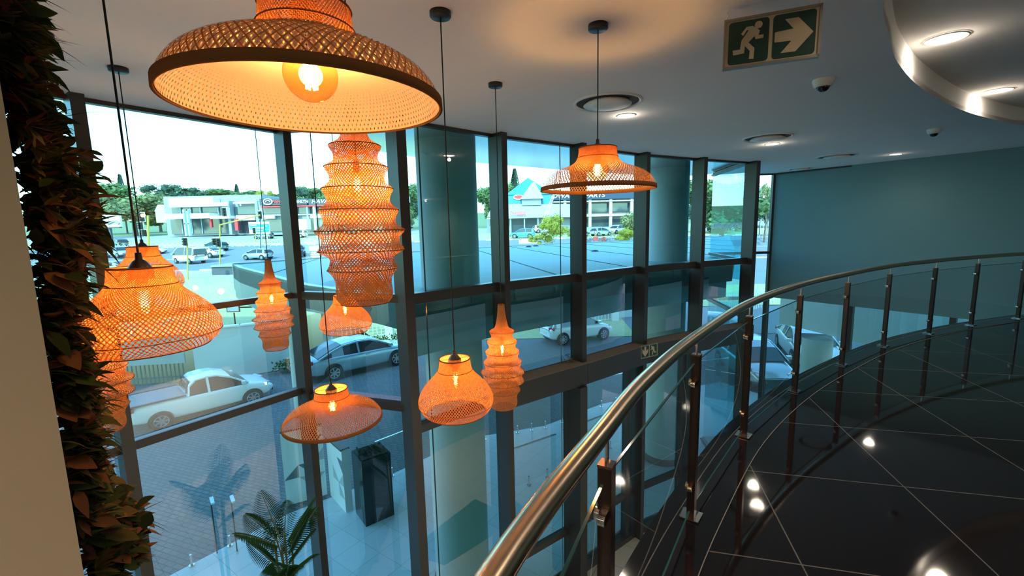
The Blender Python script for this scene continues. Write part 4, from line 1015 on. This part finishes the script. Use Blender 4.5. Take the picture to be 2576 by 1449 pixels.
    for sy in (-1, 1):
        mb = MB(); mb.bar((xf - .10, sy * .42, zf - .06), (xf - .30, sy * .74, zf - .0), .10, .12); mb.build('headlight', HEADL, t)
        mb = MB(); mb.bar((xr + .02, sy * .48, zr_ - .10), (xr + .16, sy * (B[1][3] + .01), zr_ - .08), .08, .14); mb.build('tail_light', tail, t)
        mb = MB(); mb.box((T[-1][0] - .18, sy * (hb + .12), zb + .09), (.12, .18, .12)); mb.build('wing_mirror', pm, t)
        mb = MB(); mb.box((.05, sy * (hw + .0), zb - .14), (.16, .03, .03)); mb.build('door_handle', pm, t)
    mb = MB(); mb.box((xf - .03, 0, .42), (.08, 1.0, .18)); mb.build('front_grille', TRIMB, t)
    mb = MB(); mb.box((xr + .0, 0, .62), (.04, .46, .11)); mb.build('number_plate', PLATE, t)
    return t
car('pickup', PW, (-10.95, 14.95, GZ), math.radians(46), 'white single-cab pickup with dark load cover parked in the shaded forecourt').scale = (.97, .97, .87)
car('sedan', PB, (-7.0, 19.35, GZ), math.radians(43), 'blue-grey saloon car parked beyond the small hat pendant')
car('hatch', PW, (3.45, 23.7, GZ), math.radians(23), 'white hatchback parked in the forecourt behind the window beam')
car('hatch', PS, (9.6, 17.2, GZ), math.radians(-95), 'pale silver hatchback bonnet seen through the railing at right')
car('sedan', PW, (13.2, 19.3, GZ), math.radians(-110), 'white car parked beside the beige wing column')
def street(kind, pm, px, py, hd, label, group='vehicles on the street'):
    p = onterrain(px, py); return car(kind, pm, p, math.radians(hd), label, group, False)
street('van', PW, 478, 662, 155, 'white high-roof minibus van on the street behind the near gourd pendant')
street('hatch', PS, 650, 653, 168, 'silver-blue hatchback driving left, beside the cord of the far ribbed pendant')
street('suv', PK, 745, 645, -50, 'black suv facing the viewer right of the corner mullion')
street('suv', PS, 302, 648, -25, 'pale blue suv just right of the left mullion')
street('hatch', PGR, 300, 622, 150, 'dark hatchback behind the pale blue suv')
street('hatch', PW, 380, 640, 20, 'white car hidden behind the gourd pendant neck')
street('suv', PW, 197, 612, 0, 'white pickup-like car at far left, seen between leaves')
street('hatch', PW, 180, 645, 160, 'white car at far left, low between the leaves')
street('sedan', PW, 523, 647, 165, 'white saloon just right of the minibus van')
street('hatch', PGR, 542, 632, 165, 'dark green hatchback beyond the minibus van')
street('sedan', PS, 285, 690, 170, 'light saloon low beside the left mullion')
street('hatch', PS, 212, 688, 190, 'silver hatchback partly covered by the left mullion')
gl_ = 'cars at the dealership'
street('hatch', PG, 664, 601, 175, 'grey hatchback on the verge under the green road sign', gl_)
street('suv', PW, 746, 598, 178, 'long white suv on the verge right of the corner mullion', gl_)
street('suv', PD, 733, 581, -70, 'dark red car in front of the showroom row', gl_)
street('hatch', PW, 762, 580, -60, 'small white car in the showroom row', gl_)
street('hatch', PG, 788, 580, -80, 'grey car at the end of the showroom row', gl_)
street('suv', PW, 555, 585, 10, 'white suv parked under the dealership fascia', gl_)
street('hatch', PG, 573, 581, 0, 'grey hatchback right of the white suv at the dealership', gl_)
street('hatch', PW, 520, 585, 10, 'white hatchback beside the dealership pylon', gl_)
street('sedan', PD, 1020, 576, 0, 'dark red saloon seen in the gap beside the corner column', gl_)
street('sedan', PK, 455, 582, 5, 'black saloon by the showroom glass', gl_)
street('hatch', PW, 1269, 583, 160, 'white car outside the restaurant with the red sign', gl_)
street('suv', PBL, 1315, 599, 170, 'bright blue off-road vehicle outside the restaurant', gl_)
street('suv', PW, 1368, 586, 10, 'white vehicle behind the blue off-roader', gl_)
street('suv', PW, 1552, 588, -140, 'white car behind the bare tree', gl_)
street('hatch', PS, 1512, 593, 30, 'silver car behind the bare tree', gl_)
street('hatch', PG, 1455, 594, 10, 'grey car left of the bare tree', gl_)

# ================================================================== BUILDINGS
def pb(mb, x0, x1, y0, y1, Y, dep, mi=0):
    """box with its front face at distance Y covering the given spans"""
    a = ony(x0, (y0 + y1) / 2, Y).x; b = ony(x1, (y0 + y1) / 2, Y).x; xm = (x0 + x1) / 2; zt = ony(xm, y0, Y).z; zb = ony(xm, y1, Y).z
    mb.box(((a + b) / 2, Y + dep / 2, (zt + zb) / 2), (b - a, dep, zt - zb), 0, mi)
def part(nm, m, t, *bx):
    mb = MB()
    for q in bx: pb(mb, *q)
    o = mb.build(nm, m, t); o.location = -t.location; return o
GREY = mat('grey_cladding', (.34, .38, .40), .7); DGREY = mat('charcoal_cladding', (.085, .09, .11), .6); FWH = mat('bright_white_fascia', (.85, .86, .86), .5); SHOP = mat('shopfront_glass', (.06, .08, .09), .1, spec=.8); REDM = mat('sign_red', (.65, .05, .06), .5); CREAMB = mat('cream_render', (.70, .62, .48), .8)
t = empty('dealership_building', (-78, 106, 1.3), label='two-storey car dealership with white fascias and grey parapet across the road', cat='building')
part('wall', GREY, t, (416, 662, 492, 592, 106, 14))
part('upper_fascia', FWH, t, (424, 537, 497, 520, 103.5, 2.4), (537, 573, 509, 518, 103.6, 2.3)); part('lower_fascia', FWH, t, (414, 528, 537, 550, 102.5, 3.4), (528, 577, 543, 550, 102.6, 3.3))
part('upper_windows', SHOP, t, (432, 572, 521, 536, 105.6, .5)); part('showroom_glass', SHOP, t, (430, 578, 551, 588, 105.4, .7))
part('pier', GREY, t, (573, 580, 505, 590, 104, 2)); part('pier', GREY, t, (644, 651, 505, 590, 104, 2)); part('thin_fascia', FWH, t, (586, 643, 508, 512, 104.2, 1.8)); part('right_windows', SHOP, t, (590, 643, 520, 539, 105.5, .5))
part('shop_sign', FWH, t, (594, 641, 541, 554, 104.4, .6)); part('garage_opening', mat('dark_opening', (.02, .02, .03), .8), t, (600, 644, 556, 586, 105.7, .3))
part('red_pier', REDM, t, (527, 532, 551, 572, 103.4, .6)); part('red_pier', REDM, t, (590, 598, 550, 580, 103.6, .6))
for x in (455, 480, 505, 550): part('window_mullion', GREY, t, (x, x + 2, 521, 588, 105.2, .3))
t = empty('entrance_pylon', (-78, 98, .9), label='pale blue two-legged pylon frame in front of the dealership', cat='pylon'); CY = mat('pale_cyan_steel', (.50, .72, .76), .5)
part('leg', CY, t, (462, 466, 527, 594, 98, .6)); part('leg', CY, t, (471, 475, 527, 594, 98, .6)); part('crossbar', CY, t, (462, 475, 527, 530, 98, .7)); part('crossbar', CY, t, (462, 475, 562, 564, 98, .5))
t = empty('showroom_row', (-45, 100, 1.3), label='row of car showrooms with charcoal sign band and red strip', cat='building')
part('wall', GREY, t, (653, 985, 503, 588, 101, 12)); part('sign_band', DGREY, t, (653, 738, 499, 516, 99.4, 1.6)); part('sign_band', DGREY, t, (742, 772, 500, 515, 99.4, 1.6)); part('sign_band', DGREY, t, (776, 985, 499, 515, 99.4, 1.6))
part('red_strip', REDM, t, (655, 985, 515, 518.5, 99.3, 1.6)); part('upper_windows', SHOP, t, (660, 735, 521, 537, 100.6, .5), (745, 771, 521, 537, 100.6, .5), (780, 870, 521, 537, 100.6, .5), (880, 975, 521, 537, 100.6, .5))
part('balcony_line', FWH, t, (655, 985, 537.5, 539.5, 99.6, 1.4)); part('lower_windows', SHOP, t, (660, 720, 553, 582, 100.5, .5), (725, 745, 553, 582, 100.5, .5), (778, 860, 553, 582, 100.5, .5), (870, 975, 553, 582, 100.5, .5))
part('shop_sign', FWH, t, (660, 690, 543, 550, 99.6, .5)); part('shop_sign', FWH, t, (715, 737, 542, 549, 99.6, .5)); part('shop_sign', FWH, t, (780, 812, 541, 548, 99.6, .5))
for x in (738, 772, 789): part('pier', FWH if x == 789 else GREY, t, (x, x + 4, 518, 580, 99.5, 1.2))
part('white_kiosk', FWH, t, (749, 772, 551, 577, 98, 2)); part('red_door', REDM, t, (723, 729, 553, 568, 99.9, .3))
def sign_text(body, px, py, Y, hpx, m, t, nm='lettering', shear=0, sx=1.0):
    p = ony(px, py, Y); s = hpx / FPX * Y * 1.38; o = text(body, nm, s, m, t, p - t.location, (PI / 2, 0, 0), .05, shear, 'CENTER', sx); return o
WL = mat('sign_letter_white', (.9, .9, .9), .5); RL = mat('sign_letter_red', (.75, .07, .06), .5)
sign_text('MAHINDRA', 708, 507.5, 99.3, 7.5, RL, t, sx=.85); sign_text('MENLYN', 756.5, 507.5, 99.3, 7, WL, t, sx=.98); sign_text('HAVAL', 808, 507, 99.3, 9, WL, t, shear=.25, sx=1.25)
p = ony(674, 507.5, 99.3) - t.location; mb = MB()
for rx, rz, tk in ((.95, .62, .13), (.45, .30, .10)): mb.tube([p + Vector((rx * math.cos(2 * PI * k / 28), -.05, rz * math.sin(2 * PI * k / 28) * (1 if tk > .11 else .8))) for k in range(29 if tk > .11 else 15)], tk, 6, cap=True)
mb.build('oval_emblem', WL, t)
# house roof, billboard
t = empty('house', (-90, 118, 2), label='small house with a pinkish tiled roof left of the dealership', cat='house'); part('walls', CREAMB, t, (392, 428, 532, 560, 118, 6))
mb = MB(); a = ony(388, 532, 118); b = ony(428, 532, 118); c = ony(396, 515, 121); d = ony(420, 515, 121)
mb.quad(a, b, d, c); mb.quad(a, c, (c.x, 126, a.z), (a.x, 126, a.z)); mb.quad(b, (b.x, 126, a.z), (d.x, 126, a.z), d); mb.quad(c, d, (d.x, 126, a.z), (c.x, 126, a.z)); o = mb.build('tiled_roof', mat('pink_roof_tiles', (.62, .42, .36), .8), t); o.location = -t.location
t = empty('billboard', (-72, 80, -.1), label='white billboard panel by the road, right of the left mullion', cat='billboard'); part('panel', FWH, t, (250, 302, 536, 571, 80, .4)); part('frame_base', DGREY, t, (256, 300, 571, 574, 79.8, .6)); part('pole', DGREY, t, (275, 279, 571, 612, 80.1, .4))
mb = MB(); mb.tube([ony(x, y, 79.9) for x, y in ((272, 562), (279, 560), (283, 557), (291, 557), (297, 561), (300, 563))], .22, 6); o = mb.build('car_picture', mat('print_grey', (.35, .38, .4), .6), t); o.location = -t.location
t = empty('low_utility_building', (-21, 44, -2.5), label='low dark grey roadside shed left of the canopy corner', cat='shed'); part('walls', DGREY, t, (533, 600, 671, 700, 44, 3)); part('roof_slab', GREY, t, (530, 606, 667, 671, 43.8, 3.6))
# restaurant and parts shop
t = empty('restaurant_building', (0, 96, .6), label='grey restaurant with teal pyramid roof and red sign above the shopfront', cat='building'); GR = mat('grey_roof_sheet', (.45, .48, .50), .7); TE = mat('teal_roof_sheet', (.06, .30, .38), .5)
part('shop_walls', mat('shop_wall', (.25, .26, .27), .8), t, (1225, 1455, 546, 588, 97, 10)); part('shopfront_glass', SHOP, t, (1288, 1350, 552, 584, 96.8, .3)); part('white_gutter', FWH, t, (1225, 1455, 545.5, 548, 95.2, .3))
for x in (1283, 1318, 1352): part('shop_column', GREY, t, (x, x + 3, 548, 588, 95.6, .4))
mb = MB(); a, b = ony(1225, 546, 95), ony(1455, 546, 95); c, d = ony(1240, 513, 98.5), ony(1436, 513, 98.5); mb.quad(a, b, d, c); mb.quad(c, d, (d.x, 107, d.z), (c.x, 107, c.z)); mb.quad(b, (b.x, 107, b.z), (d.x, 107, d.z), d); o = mb.build('mansard_roof', GR, t); o.location = -t.location
def pyramid(nm, m, x0, x1, yb, xa, ya, Y, dep, tt, flat=0.0):
    a, b = ony(x0, yb, Y), ony(x1, yb, Y); ap = ony(xa, ya, Y + dep / 2); z = (a.z + b.z) / 2; mb = MB(); f = flat / 2 * (b.x - a.x)
    B4 = [Vector((a.x, Y, z)), Vector((b.x, Y, z)), Vector((b.x, Y + dep, z)), Vector((a.x, Y + dep, z))]; A4 = [Vector((ap.x + sx * f, Y + dep / 2 + sy * f, ap.z)) for sx, sy in ((-1, -1), (1, -1), (1, 1), (-1, 1))]
    for i in range(4): mb.quad(B4[i], B4[(i + 1) % 4], A4[(i + 1) % 4], A4[i])
    mb.poly(A4); o = mb.build(nm, m, tt); o.location = -tt.location
pyramid('teal_pyramid_roof', TE, 1272, 1392, 489, 1328, 447, 100.2, 8, t); part('teal_band', TE, t, (1276, 1388, 489, 516, 100.5, 7.4)); pyramid('grey_tower_roof', GR, 1309, 1368, 500, 1342, 459, 97, 5, t, .12); part('tower_box', GREY, t, (1313, 1361, 499, 516, 97.6, 4))
p = ony(1305, 496, 100.4) - t.location; mb = MB(); mb.tube([p + Vector((1.15 * math.cos(2 * PI * k / 24), -.02, .5 * math.sin(2 * PI * k / 24))) for k in range(25)], .14, 6, cap=False); mb.build('oval_logo_ring', WL, t)
mb = MB(); mb.faces([p + Vector((.95 * math.cos(2 * PI * k / 20), -.02, .36 * math.sin(2 * PI * k / 20))) for k in range(20)], [tuple(range(20))]); mb.build('oval_logo_field', RL, t)
sign_text("Nando's", 1303, 535, 94.6, 8, RL, t, sx=1.0); part('red_underline', RL, t, (1300, 1323, 539.5, 541.5, 94.7, .1))
t = empty('parts_shop_building', (18, 104, 1), label='two-storey parts shop with dark blue sign band behind the bare tree', cat='building'); NAVY = mat('navy_sign_band', (.03, .05, .10), .5)
part('walls', mat('shop_back_wall', (.36, .33, .29), .8), t, (1392, 1640, 500, 592, 112.5, 10)); part('sign_band', NAVY, t, (1379, 1640, 484, 501, 110, 2.6))
for x in (1481, 1533, 1586, 1418): part('cream_column', CREAMB, t, (x, x + 7, 500, 592, 110.4, .8))
part('balcony', CREAMB, t, (1392, 1640, 539, 544, 110.2, 1.8)); part('upper_rail', CREAMB, t, (1392, 1640, 504, 507, 110.2, .4)); part('upper_windows', SHOP, t, (1395, 1630, 512, 533, 112, .5)); part('lower_windows', SHOP, t, (1395, 1630, 552, 584, 112, .5))
sign_text('GOLDWAGEN PARTS', 1437, 493, 109.9, 10.5, WL, t, shear=.2, sx=1.18)
t = empty('leaning_mast', onterrain(1366, 590), label='white leaning lattice mast in front of the restaurant tower', cat='mast'); mb = MB()
a = ony(1367, 560, 84); b = ony(1392, 492, 84); c = ony(1403, 425, 84)
for o_ in (-.28, .28): mb.tube([a + Vector((o_, 0, 0)), b + Vector((o_ * .7, 0, 0))], .08, 6)
for k in range(12): mb.bar(a.lerp(b, k / 12) + Vector((-.28, 0, 0)), a.lerp(b, (k + 1) / 12) + Vector((.28, 0, 0)), .05, .05)
o = mb.build('white_lattice', WL, t); o.location = -t.location; mb = MB(); mb.tube([b, c], .13, 8, radii=[.2, .1]); mb.tube([a, (a.x - .4, a.y, hh(a.x, a.y))], .15, 8); o = mb.build('mast_tip', GREY, t); o.location = -t.location
# restaurant pole sign, little red signs
t = empty('roadside_sign', (1.5, 74, -.3), label="low pinkish-red and white restaurant sign beside the canopy roof", cat='sign'); part('red_panel', mat('washed_red', (.70, .30, .28), .5), t, (1305, 1352, 603, 611, 70, .3)); part('white_panel', FWH, t, (1305, 1352, 611, 620, 70, .3)); part('post', DGREY, t, (1308, 1311, 611, 628, 70.2, .2)); sign_text("Nando's", 1329, 615.5, 69.8, 6, RL, t)
for i, (x0, x1) in enumerate(((1492, 1505), (1513, 1525))):
    t = empty('small_red_board', (0, 66, -1.2), label='small red roadside board under the bare tree, %s of two' % ('left' if i == 0 else 'right'), cat='sign', group='small red roadside boards'); part('board', RL, t, (x0, x1, 596 + i, 606 + i, 66, .15)); part('legs', DGREY, t, (x0 + 2, x0 + 3, 606, 616, 66.1, .1))
# grey sign board on a post seen beside the column, bollards
t = empty('grey_board', (-18, 78, 0), label='blank grey signboard on a post in front of the trees beside the corner column', cat='sign'); part('board', GREY, t, (1004, 1031, 495, 510, 78, .3)); part('post', DGREY, t, (1022, 1025, 510, 612, 78.1, .3))
for i, x in enumerate((1025, 1037)): t = empty('white_bollard', onterrain(x, 605), label='short white bollard on the pavement seen beside the corner column, %s' % ('left one' if i == 0 else 'right one'), cat='bollard', group='white bollards'); mb = MB(); mb.cyl((0, 0, 0), (0, 0, .9), .12, 10); mb.build('bollard_body', WL, t)
# building gable beyond the narrow window, far fence
t = empty('gabled_building', (48, 90, 1.2), label='blue-grey gabled building seen through the narrow far window', cat='building'); mb = MB()
a, b = ony(1898, 560, 92), ony(1960, 560, 92); zt = ony(1906, 492, 92).z; zg = ony(1922, 470, 92).z; m_ = (a.x + b.x) / 2
pro = [(a.x, a.z), (b.x, a.z), (b.x, zt), (m_, zg), (a.x, zt)]
mb.faces([(x, 92, z) for x, z in pro] + [(x, 104, z) for x, z in pro], [(0, 1, 2, 3, 4), (9, 8, 7, 6, 5), (0, 5, 6, 1), (1, 6, 7, 2), (2, 7, 8, 3), (3, 8, 9, 4), (4, 9, 5, 0)]); o = mb.build('gable_walls', mat('slate_blue_wall', (.33, .40, .46), .8), t); o.location = -t.location
a, b = onterrain(1880, 601), onterrain(1990, 601)
palisade([(a.x, a.y), (b.x, b.y)], a.z, 3.0, 'white palisade fence across the road seen through the narrow far window', .45)

# ------------------------------------------------------------------ traffic lights, road sign
def signal_head(mb, p, s=1.0, mi=0, wi=1, out=True):
    if out:
        mb.box((p.x, p.y + .12, p.z), (.62 * s, .06, 1.35 * s), 0, wi)
    mb.box((p.x, p.y, p.z), (.46 * s, .2, 1.15 * s), 0, mi)
    for k in (-1, 0, 1): mb.tube([(p.x, p.y - .1, p.z + k * .36 * s), (p.x, p.y - .32, p.z + k * .36 * s)], .13 * s, 8, mi)
def traffic(px, yb, Y, heads, label, arm=None, r=.09, ytop=None, polem=YEL):
    r = r * .75
    b = ony(px, yb, Y); z0 = hh(b.x, Y); t = empty('traffic_light', (b.x, Y, z0), label=label, cat='traffic light', group='yellow-pole traffic lights')
    top = ony(px, ytop, Y); mb = MB(); mb.tube([(0, 0, 0), (top.x - b.x, 0, top.z - z0)], r, 10); mb.build('pole', polem, t)
    if arm: 
        a2 = ony(*arm, Y); mb = MB(); mb.tube([(top.x - b.x, 0, top.z - z0), (a2.x - b.x, 0, a2.z - z0)], .07, 8); mb.build('arm', YEL, t)
    for hx, hy, s in heads:
        p = ony(hx, hy, Y) - t.location; p.y = -.1; mb = MB(); signal_head(mb, p, s); mb.build('signal_head', [BLACK, WL], t)
    return t
traffic(553, 684, 46, [(551, 610, .75), (541, 608, .6)], 'yellow-pole traffic light with a long arm over the road, right of the minibus', arm=(654, 541), ytop=566)
traffic(471, 690, 40, [(468, 608, .6)], 'shorter yellow-pole traffic light in front of the minibus', ytop=604)
traffic(372, 680, 40, [(359, 546, .65), (356, 568, .55), (366, 586, .5)], 'yellow pole with three signal heads behind the gourd pendant cords', ytop=542, r=.12)
traffic(643, 618, 78, [(640, 580, .85)], 'far yellow-pole traffic light in front of the green road sign', ytop=585)
traffic(172, 640, 60, [(162, 552, .9)], 'traffic light seen at far left between the leaves', ytop=556, arm=(150, 557), polem=DGREY)
traffic(655, 640, 62, [(655, 541, .9), (565, 533, 1.0)], 'tall signal mast right of the green sign with far hanging heads', ytop=530, polem=DGREY)
t = empty('road_sign', (-48, 80, -.1), label='green and white direction road sign on two posts left of the corner mullion', cat='road sign'); SGN = mat('road_sign_green', (.0, .38, .30), .5)
part('board', FWH, t, (626, 678, 558, 588, 80, .15)); part('green_panel', SGN, t, (627.5, 676.5, 564, 577, 79.9, .08)); part('green_panel', SGN, t, (642, 676.5, 578, 583.5, 79.9, .08)); part('post', FWH, t, (656, 658, 588, 608, 80.1, .2)); part('post', FWH, t, (671, 673, 588, 608, 80.1, .2))
part('sign_lines', WL, t, (630, 645, 566, 568, 79.8, .05), (645, 664, 571, 575, 79.8, .05), (630, 642, 573, 575, 79.8, .05), (645, 662, 579.5, 581.5, 79.8, .05)); part('sign_square', WL, t, (668, 672, 567, 570, 79.8, .05))
t = empty('advert_board', (-24, 60, -2), label='white slatted advertising board at the roadside beside the big ribbed pendant', cat='sign'); part('board', FWH, t, (778, 806, 618, 632, 58, .3)); 
for k in range(3): part('white_slat', FWH, t, (781, 806, 634.5 + 5 * k, 637.5 + 5 * k, 58, .3))
part('dark_frame', DGREY, t, (779.5, 781, 618, 652, 58.1, .3)); part('dark_frame', DGREY, t, (805, 806.5, 618, 652, 58.1, .3))

# ================================================================== TREES
def crown_mesh(name, cols, n, seed, leafs=.05, squash=1.0, lobes=20):
    r = random.Random(seed); mb = MB(); L_ = [(Vector((r.uniform(-.66, .66), r.uniform(-.66, .66), r.uniform(-.6, .66))), r.uniform(.22, .40)) for _ in range(lobes)]
    for _ in range(n):
        c, rr = r.choice(L_); d = Vector((r.gauss(0, 1), r.gauss(0, 1), r.gauss(0, 1))).normalized(); p = c + d * rr * r.uniform(.72, 1.12); s = leafs * r.uniform(.6, 1.4)
        nrm = (d + Vector((r.uniform(-.5, .5), r.uniform(-.5, .5), r.uniform(-.5, .5)))).normalized(); a = nrm.cross(Vector((.3, .2, 1))).normalized() * s; b = nrm.cross(a).normalized() * s
        mb.poly([p - a, p + b, p + a * .9, p - b], r.randrange(len(cols)))
    for c, rr in L_:                                                                   # dark core
        rg = []; 
        for i in range(5): 
            th = PI * i / 4
            for k in range(8): ph = 2 * PI * k / 8; rg.append(c + Vector((math.sin(th) * math.cos(ph), math.sin(th) * math.sin(ph), math.cos(th))) * rr * .62)
        mb.faces(rg, [(i * 8 + k, i * 8 + (k + 1) % 8, (i + 1) * 8 + (k + 1) % 8, (i + 1) * 8 + k) for i in range(4) for k in range(8)], 0, True)
    return mb.mesh(name, cols)
def lm(nm, c): return translucent(nm, c, tuple(min(1, v * 1.2) for v in c), .25)
TG = [lm('tree_green_a', (.17, .24, .10)), lm('tree_green_b', (.23, .30, .12)), lm('tree_green_c', (.12, .18, .09))]; TO = [lm('tree_olive_a', (.34, .34, .16)), lm('tree_olive_b', (.27, .28, .13))]; TY = [lm('tree_yellow_a', (.46, .42, .08)), lm('tree_yellow_b', (.34, .36, .07))]; TD = [lm('tree_dark_a', (.09, .14, .10)), lm('tree_dark_b', (.13, .18, .12))]  # green and olive leaf colours lightened to stand in for haze
CR = {'green': crown_mesh('crown', TG, 5000, 1), 'olive': crown_mesh('crown', TO, 5000, 2), 'yellow': crown_mesh('crown', TY, 3800, 3, .035), 'dark': crown_mesh('crown', TD, 2600, 4)}
mb = MB(); r = random.Random(8)
for _ in range(2200):
    z = r.random(); rad = (1 - z) * .42 + .03; a = r.uniform(0, 2 * PI); p = Vector((rad * math.cos(a), rad * math.sin(a), z * 2 - 1)); s = .06; mb.poly([p, p + Vector((math.cos(a) * s * 2, math.sin(a) * s * 2, -s)), p + Vector((-math.sin(a) * s, math.cos(a) * s, s * .5))], r.randrange(2))
mb.lathe([(.36, -1), (.02, .98)], 10); CR['conifer'] = mb.mesh('crown', TD)
BARK = mat('bark', (.14, .11, .09), .9)
def tree(kind, px, ytop, ybot, wpx, Y, label, group='trees on the horizon', trunk=True):
    wpx = wpx * (1.45 if trunk else 1.0) * (1.5 if kind == 'conifer' else 1)
    t_, b_ = ony(px, ytop, Y), ony(px, ybot, Y); w = wpx / FPX * Y; g = hh(b_.x, Y); h = t_.z - b_.z
    t = empty('conifer_tree' if kind == 'conifer' else ('bush' if not trunk else 'tree'), (b_.x, Y, g), label=label, cat='tree' if trunk else 'bush', group=group)
    c = link('crown', CR[kind], t); c.location = (0, 0, (t_.z + b_.z) / 2 - g); c.scale = (w / 2, w / 2, h / 2); c.rotation_euler.z = random.uniform(0, 6)
    if trunk: mb = MB(); mb.tube([(0, 0, 0), (0, 0, max(.5, b_.z - g + h * .4))], w * .03, 8, radii=[w * .035, w * .02]); mb.build('trunk', BARK, t)
    return t
for a in (
 ('green', 262, 448, 570, 130, 150, 'big rounded green tree right of the left mullion'), ('olive', 340, 480, 580, 120, 130, 'olive tree mass behind the near pendant cords'), ('conifer', 313, 438, 530, 26, 160, 'tall pointed conifer at the left of the sky'),
 ('green', 402, 488, 560, 70, 172, 'green tree left of the dealership roof'), ('dark', 414, 460, 510, 60, 205, 'dark tree top above the left end of the dealership'), ('olive', 235, 470, 590, 90, 110, 'olive tree at the left mullion'),
 ('olive', 175, 480, 590, 90, 100, 'olive tree between the leaves and the left mullion'), ('dark', 200, 515, 590, 40, 88, 'dark tree beside the left mullion'), ('dark', 500, 470, 520, 70, 170, 'dark tree right of the palm'),
 ('olive', 550, 470, 520, 110, 225, 'olive treetops above the dealership'), ('green', 610, 474, 520, 100, 150, 'green treetops right of the small cone tree'), ('conifer', 598, 463, 500, 16, 215, 'small cone-shaped tree above the dealership'),
 ('olive', 640, 480, 520, 60, 185, 'olive treetops left of the yellow tree'), ('yellow', 669, 476, 515, 32, 124, 'yellow-leaved tree beside the corner mullion'), ('dark', 745, 468, 515, 50, 150, 'dark green round tree above the sign band'),
 ('green', 790, 470, 515, 70, 195, 'green treetops left of the big ribbed pendant'), ('green', 850, 465, 540, 90, 170, 'green treetops hidden by the big ribbed pendant'), ('green', 722, 482, 520, 56, 132, 'low green treetops right of the corner mullion'),
 ('green', 1010, 462, 560, 80, 130, 'tall trees beside the corner column, left one'), ('dark', 1035, 458, 560, 50, 150, 'dark tree directly beside the corner column'), ('olive', 1019, 520, 572, 30, 118, 'olive shrubs under the grey signboard'),
 ('conifer', 1296, 424, 490, 30, 150, 'tall conifer behind the teal pyramid roof'), ('green', 1265, 455, 540, 60, 128, 'green tree left of the teal roof'), ('green', 1400, 478, 500, 40, 150, 'treetops between the towers and the parts shop'), ('green', 1235, 470, 560, 50, 140, 'tree behind the first straight window post'),
 ('green', 1815, 448, 592, 150, 62, 'big green tree filling the turquoise window pane'), ('dark', 1790, 485, 600, 80, 80, 'darker tree inside the turquoise window pane'), ('olive', 1850, 500, 600, 50, 84, 'olive tree at the right of the turquoise pane'), ('olive', 1600, 520, 600, 60, 80, 'olive tree behind the fourth mullion'),
 ('green', 1650, 500, 600, 60, 92, 'green tree behind the second round column'), ('olive', 1930, 455, 560, 30, 70, 'slender olive tree in the narrow far window'), ('dark', 1912, 512, 565, 36, 74, 'dark shrubbery in the narrow far window')):
    tree(*a)
tree('yellow', 1393, 535, 618, 90, 50, 'bright yellow-green bush above the canopy roof edge', 'yellow bushes', False); tree('yellow', 1575, 572, 622, 62, 46, 'yellow-green bush at the right of the bare tree', 'yellow bushes', False); tree('yellow', 1450, 560, 615, 50, 52, 'yellow-green bush left of the bare tree', 'yellow bushes', False)
tree('yellow', 1345, 590, 618, 40, 50, 'low yellow bush next to the restaurant road sign', 'yellow bushes', False)
def bare_tree(px, yb, Y, H, label, seed, spread=1.0, th=.16):
    b = ony(px, yb, Y); g = hh(b.x, Y); t = empty('bare_tree', (b.x, Y, g), label=label, cat='tree', group='leafless trees'); r = random.Random(seed); mb = MB()
    def br(p, d, L_, rad, k):
        q = p + d * L_; m_ = p.lerp(q, .5) + Vector((r.uniform(-.1, .1), r.uniform(-.1, .1), r.uniform(-.05, .1))) * L_; mb.tube([p, m_, q], rad, 5, radii=[rad, rad * .8, rad * .6])
        if k > 0:
            for _ in range(3 if k > 1 else 4): br(q, (d + Vector((r.uniform(-1, 1) * spread, r.uniform(-1, 1) * spread, r.uniform(-.3, .6)))).normalized(), L_ * r.uniform(.6, .85), rad * .58, k - 1)
    br(Vector(), Vector((.05, 0, 1)), H * .28, th, 5); mb.build('branches', BARK, t); return t
bare_tree(1530, 615, 52, 4.3, 'leafless twiggy tree in front of the parts shop', 4, 1.3, .10); bare_tree(1470, 612, 54, 4.0, 'leafless tree beside the third window post', 6, 1.3, .09)
bare_tree(1925, 560, 66, 9.5, 'bare tree reaching the sky in the narrow far window', 11, .8, .16)
# palm on the horizon
p = ony(465, 480, 140); t = empty('palm_tree', (p.x, 140, hh(p.x, 140)), label='tall palm tree above the dealership roof', cat='palm tree'); zc = p.z - hh(p.x, 140)
mb = MB(); mb.tube([(0, 0, 0), (0, 0, zc)], .3, 8); mb.build('trunk', BARK, t); mb = MB(); r = random.Random(2)
for k in range(16):
    a = k * 2.4; e_ = r.uniform(-.2, 1.1)
    for q in range(3): leaf(mb, Vector((0, 0, zc)), Vector((math.cos(a + q * .07), math.sin(a + q * .07), e_ + q * .05)), Vector((0, 0, 1)), r.uniform(2.4, 3.2), .28, .55, 6)
mb.build('fronds', TG[2], t)
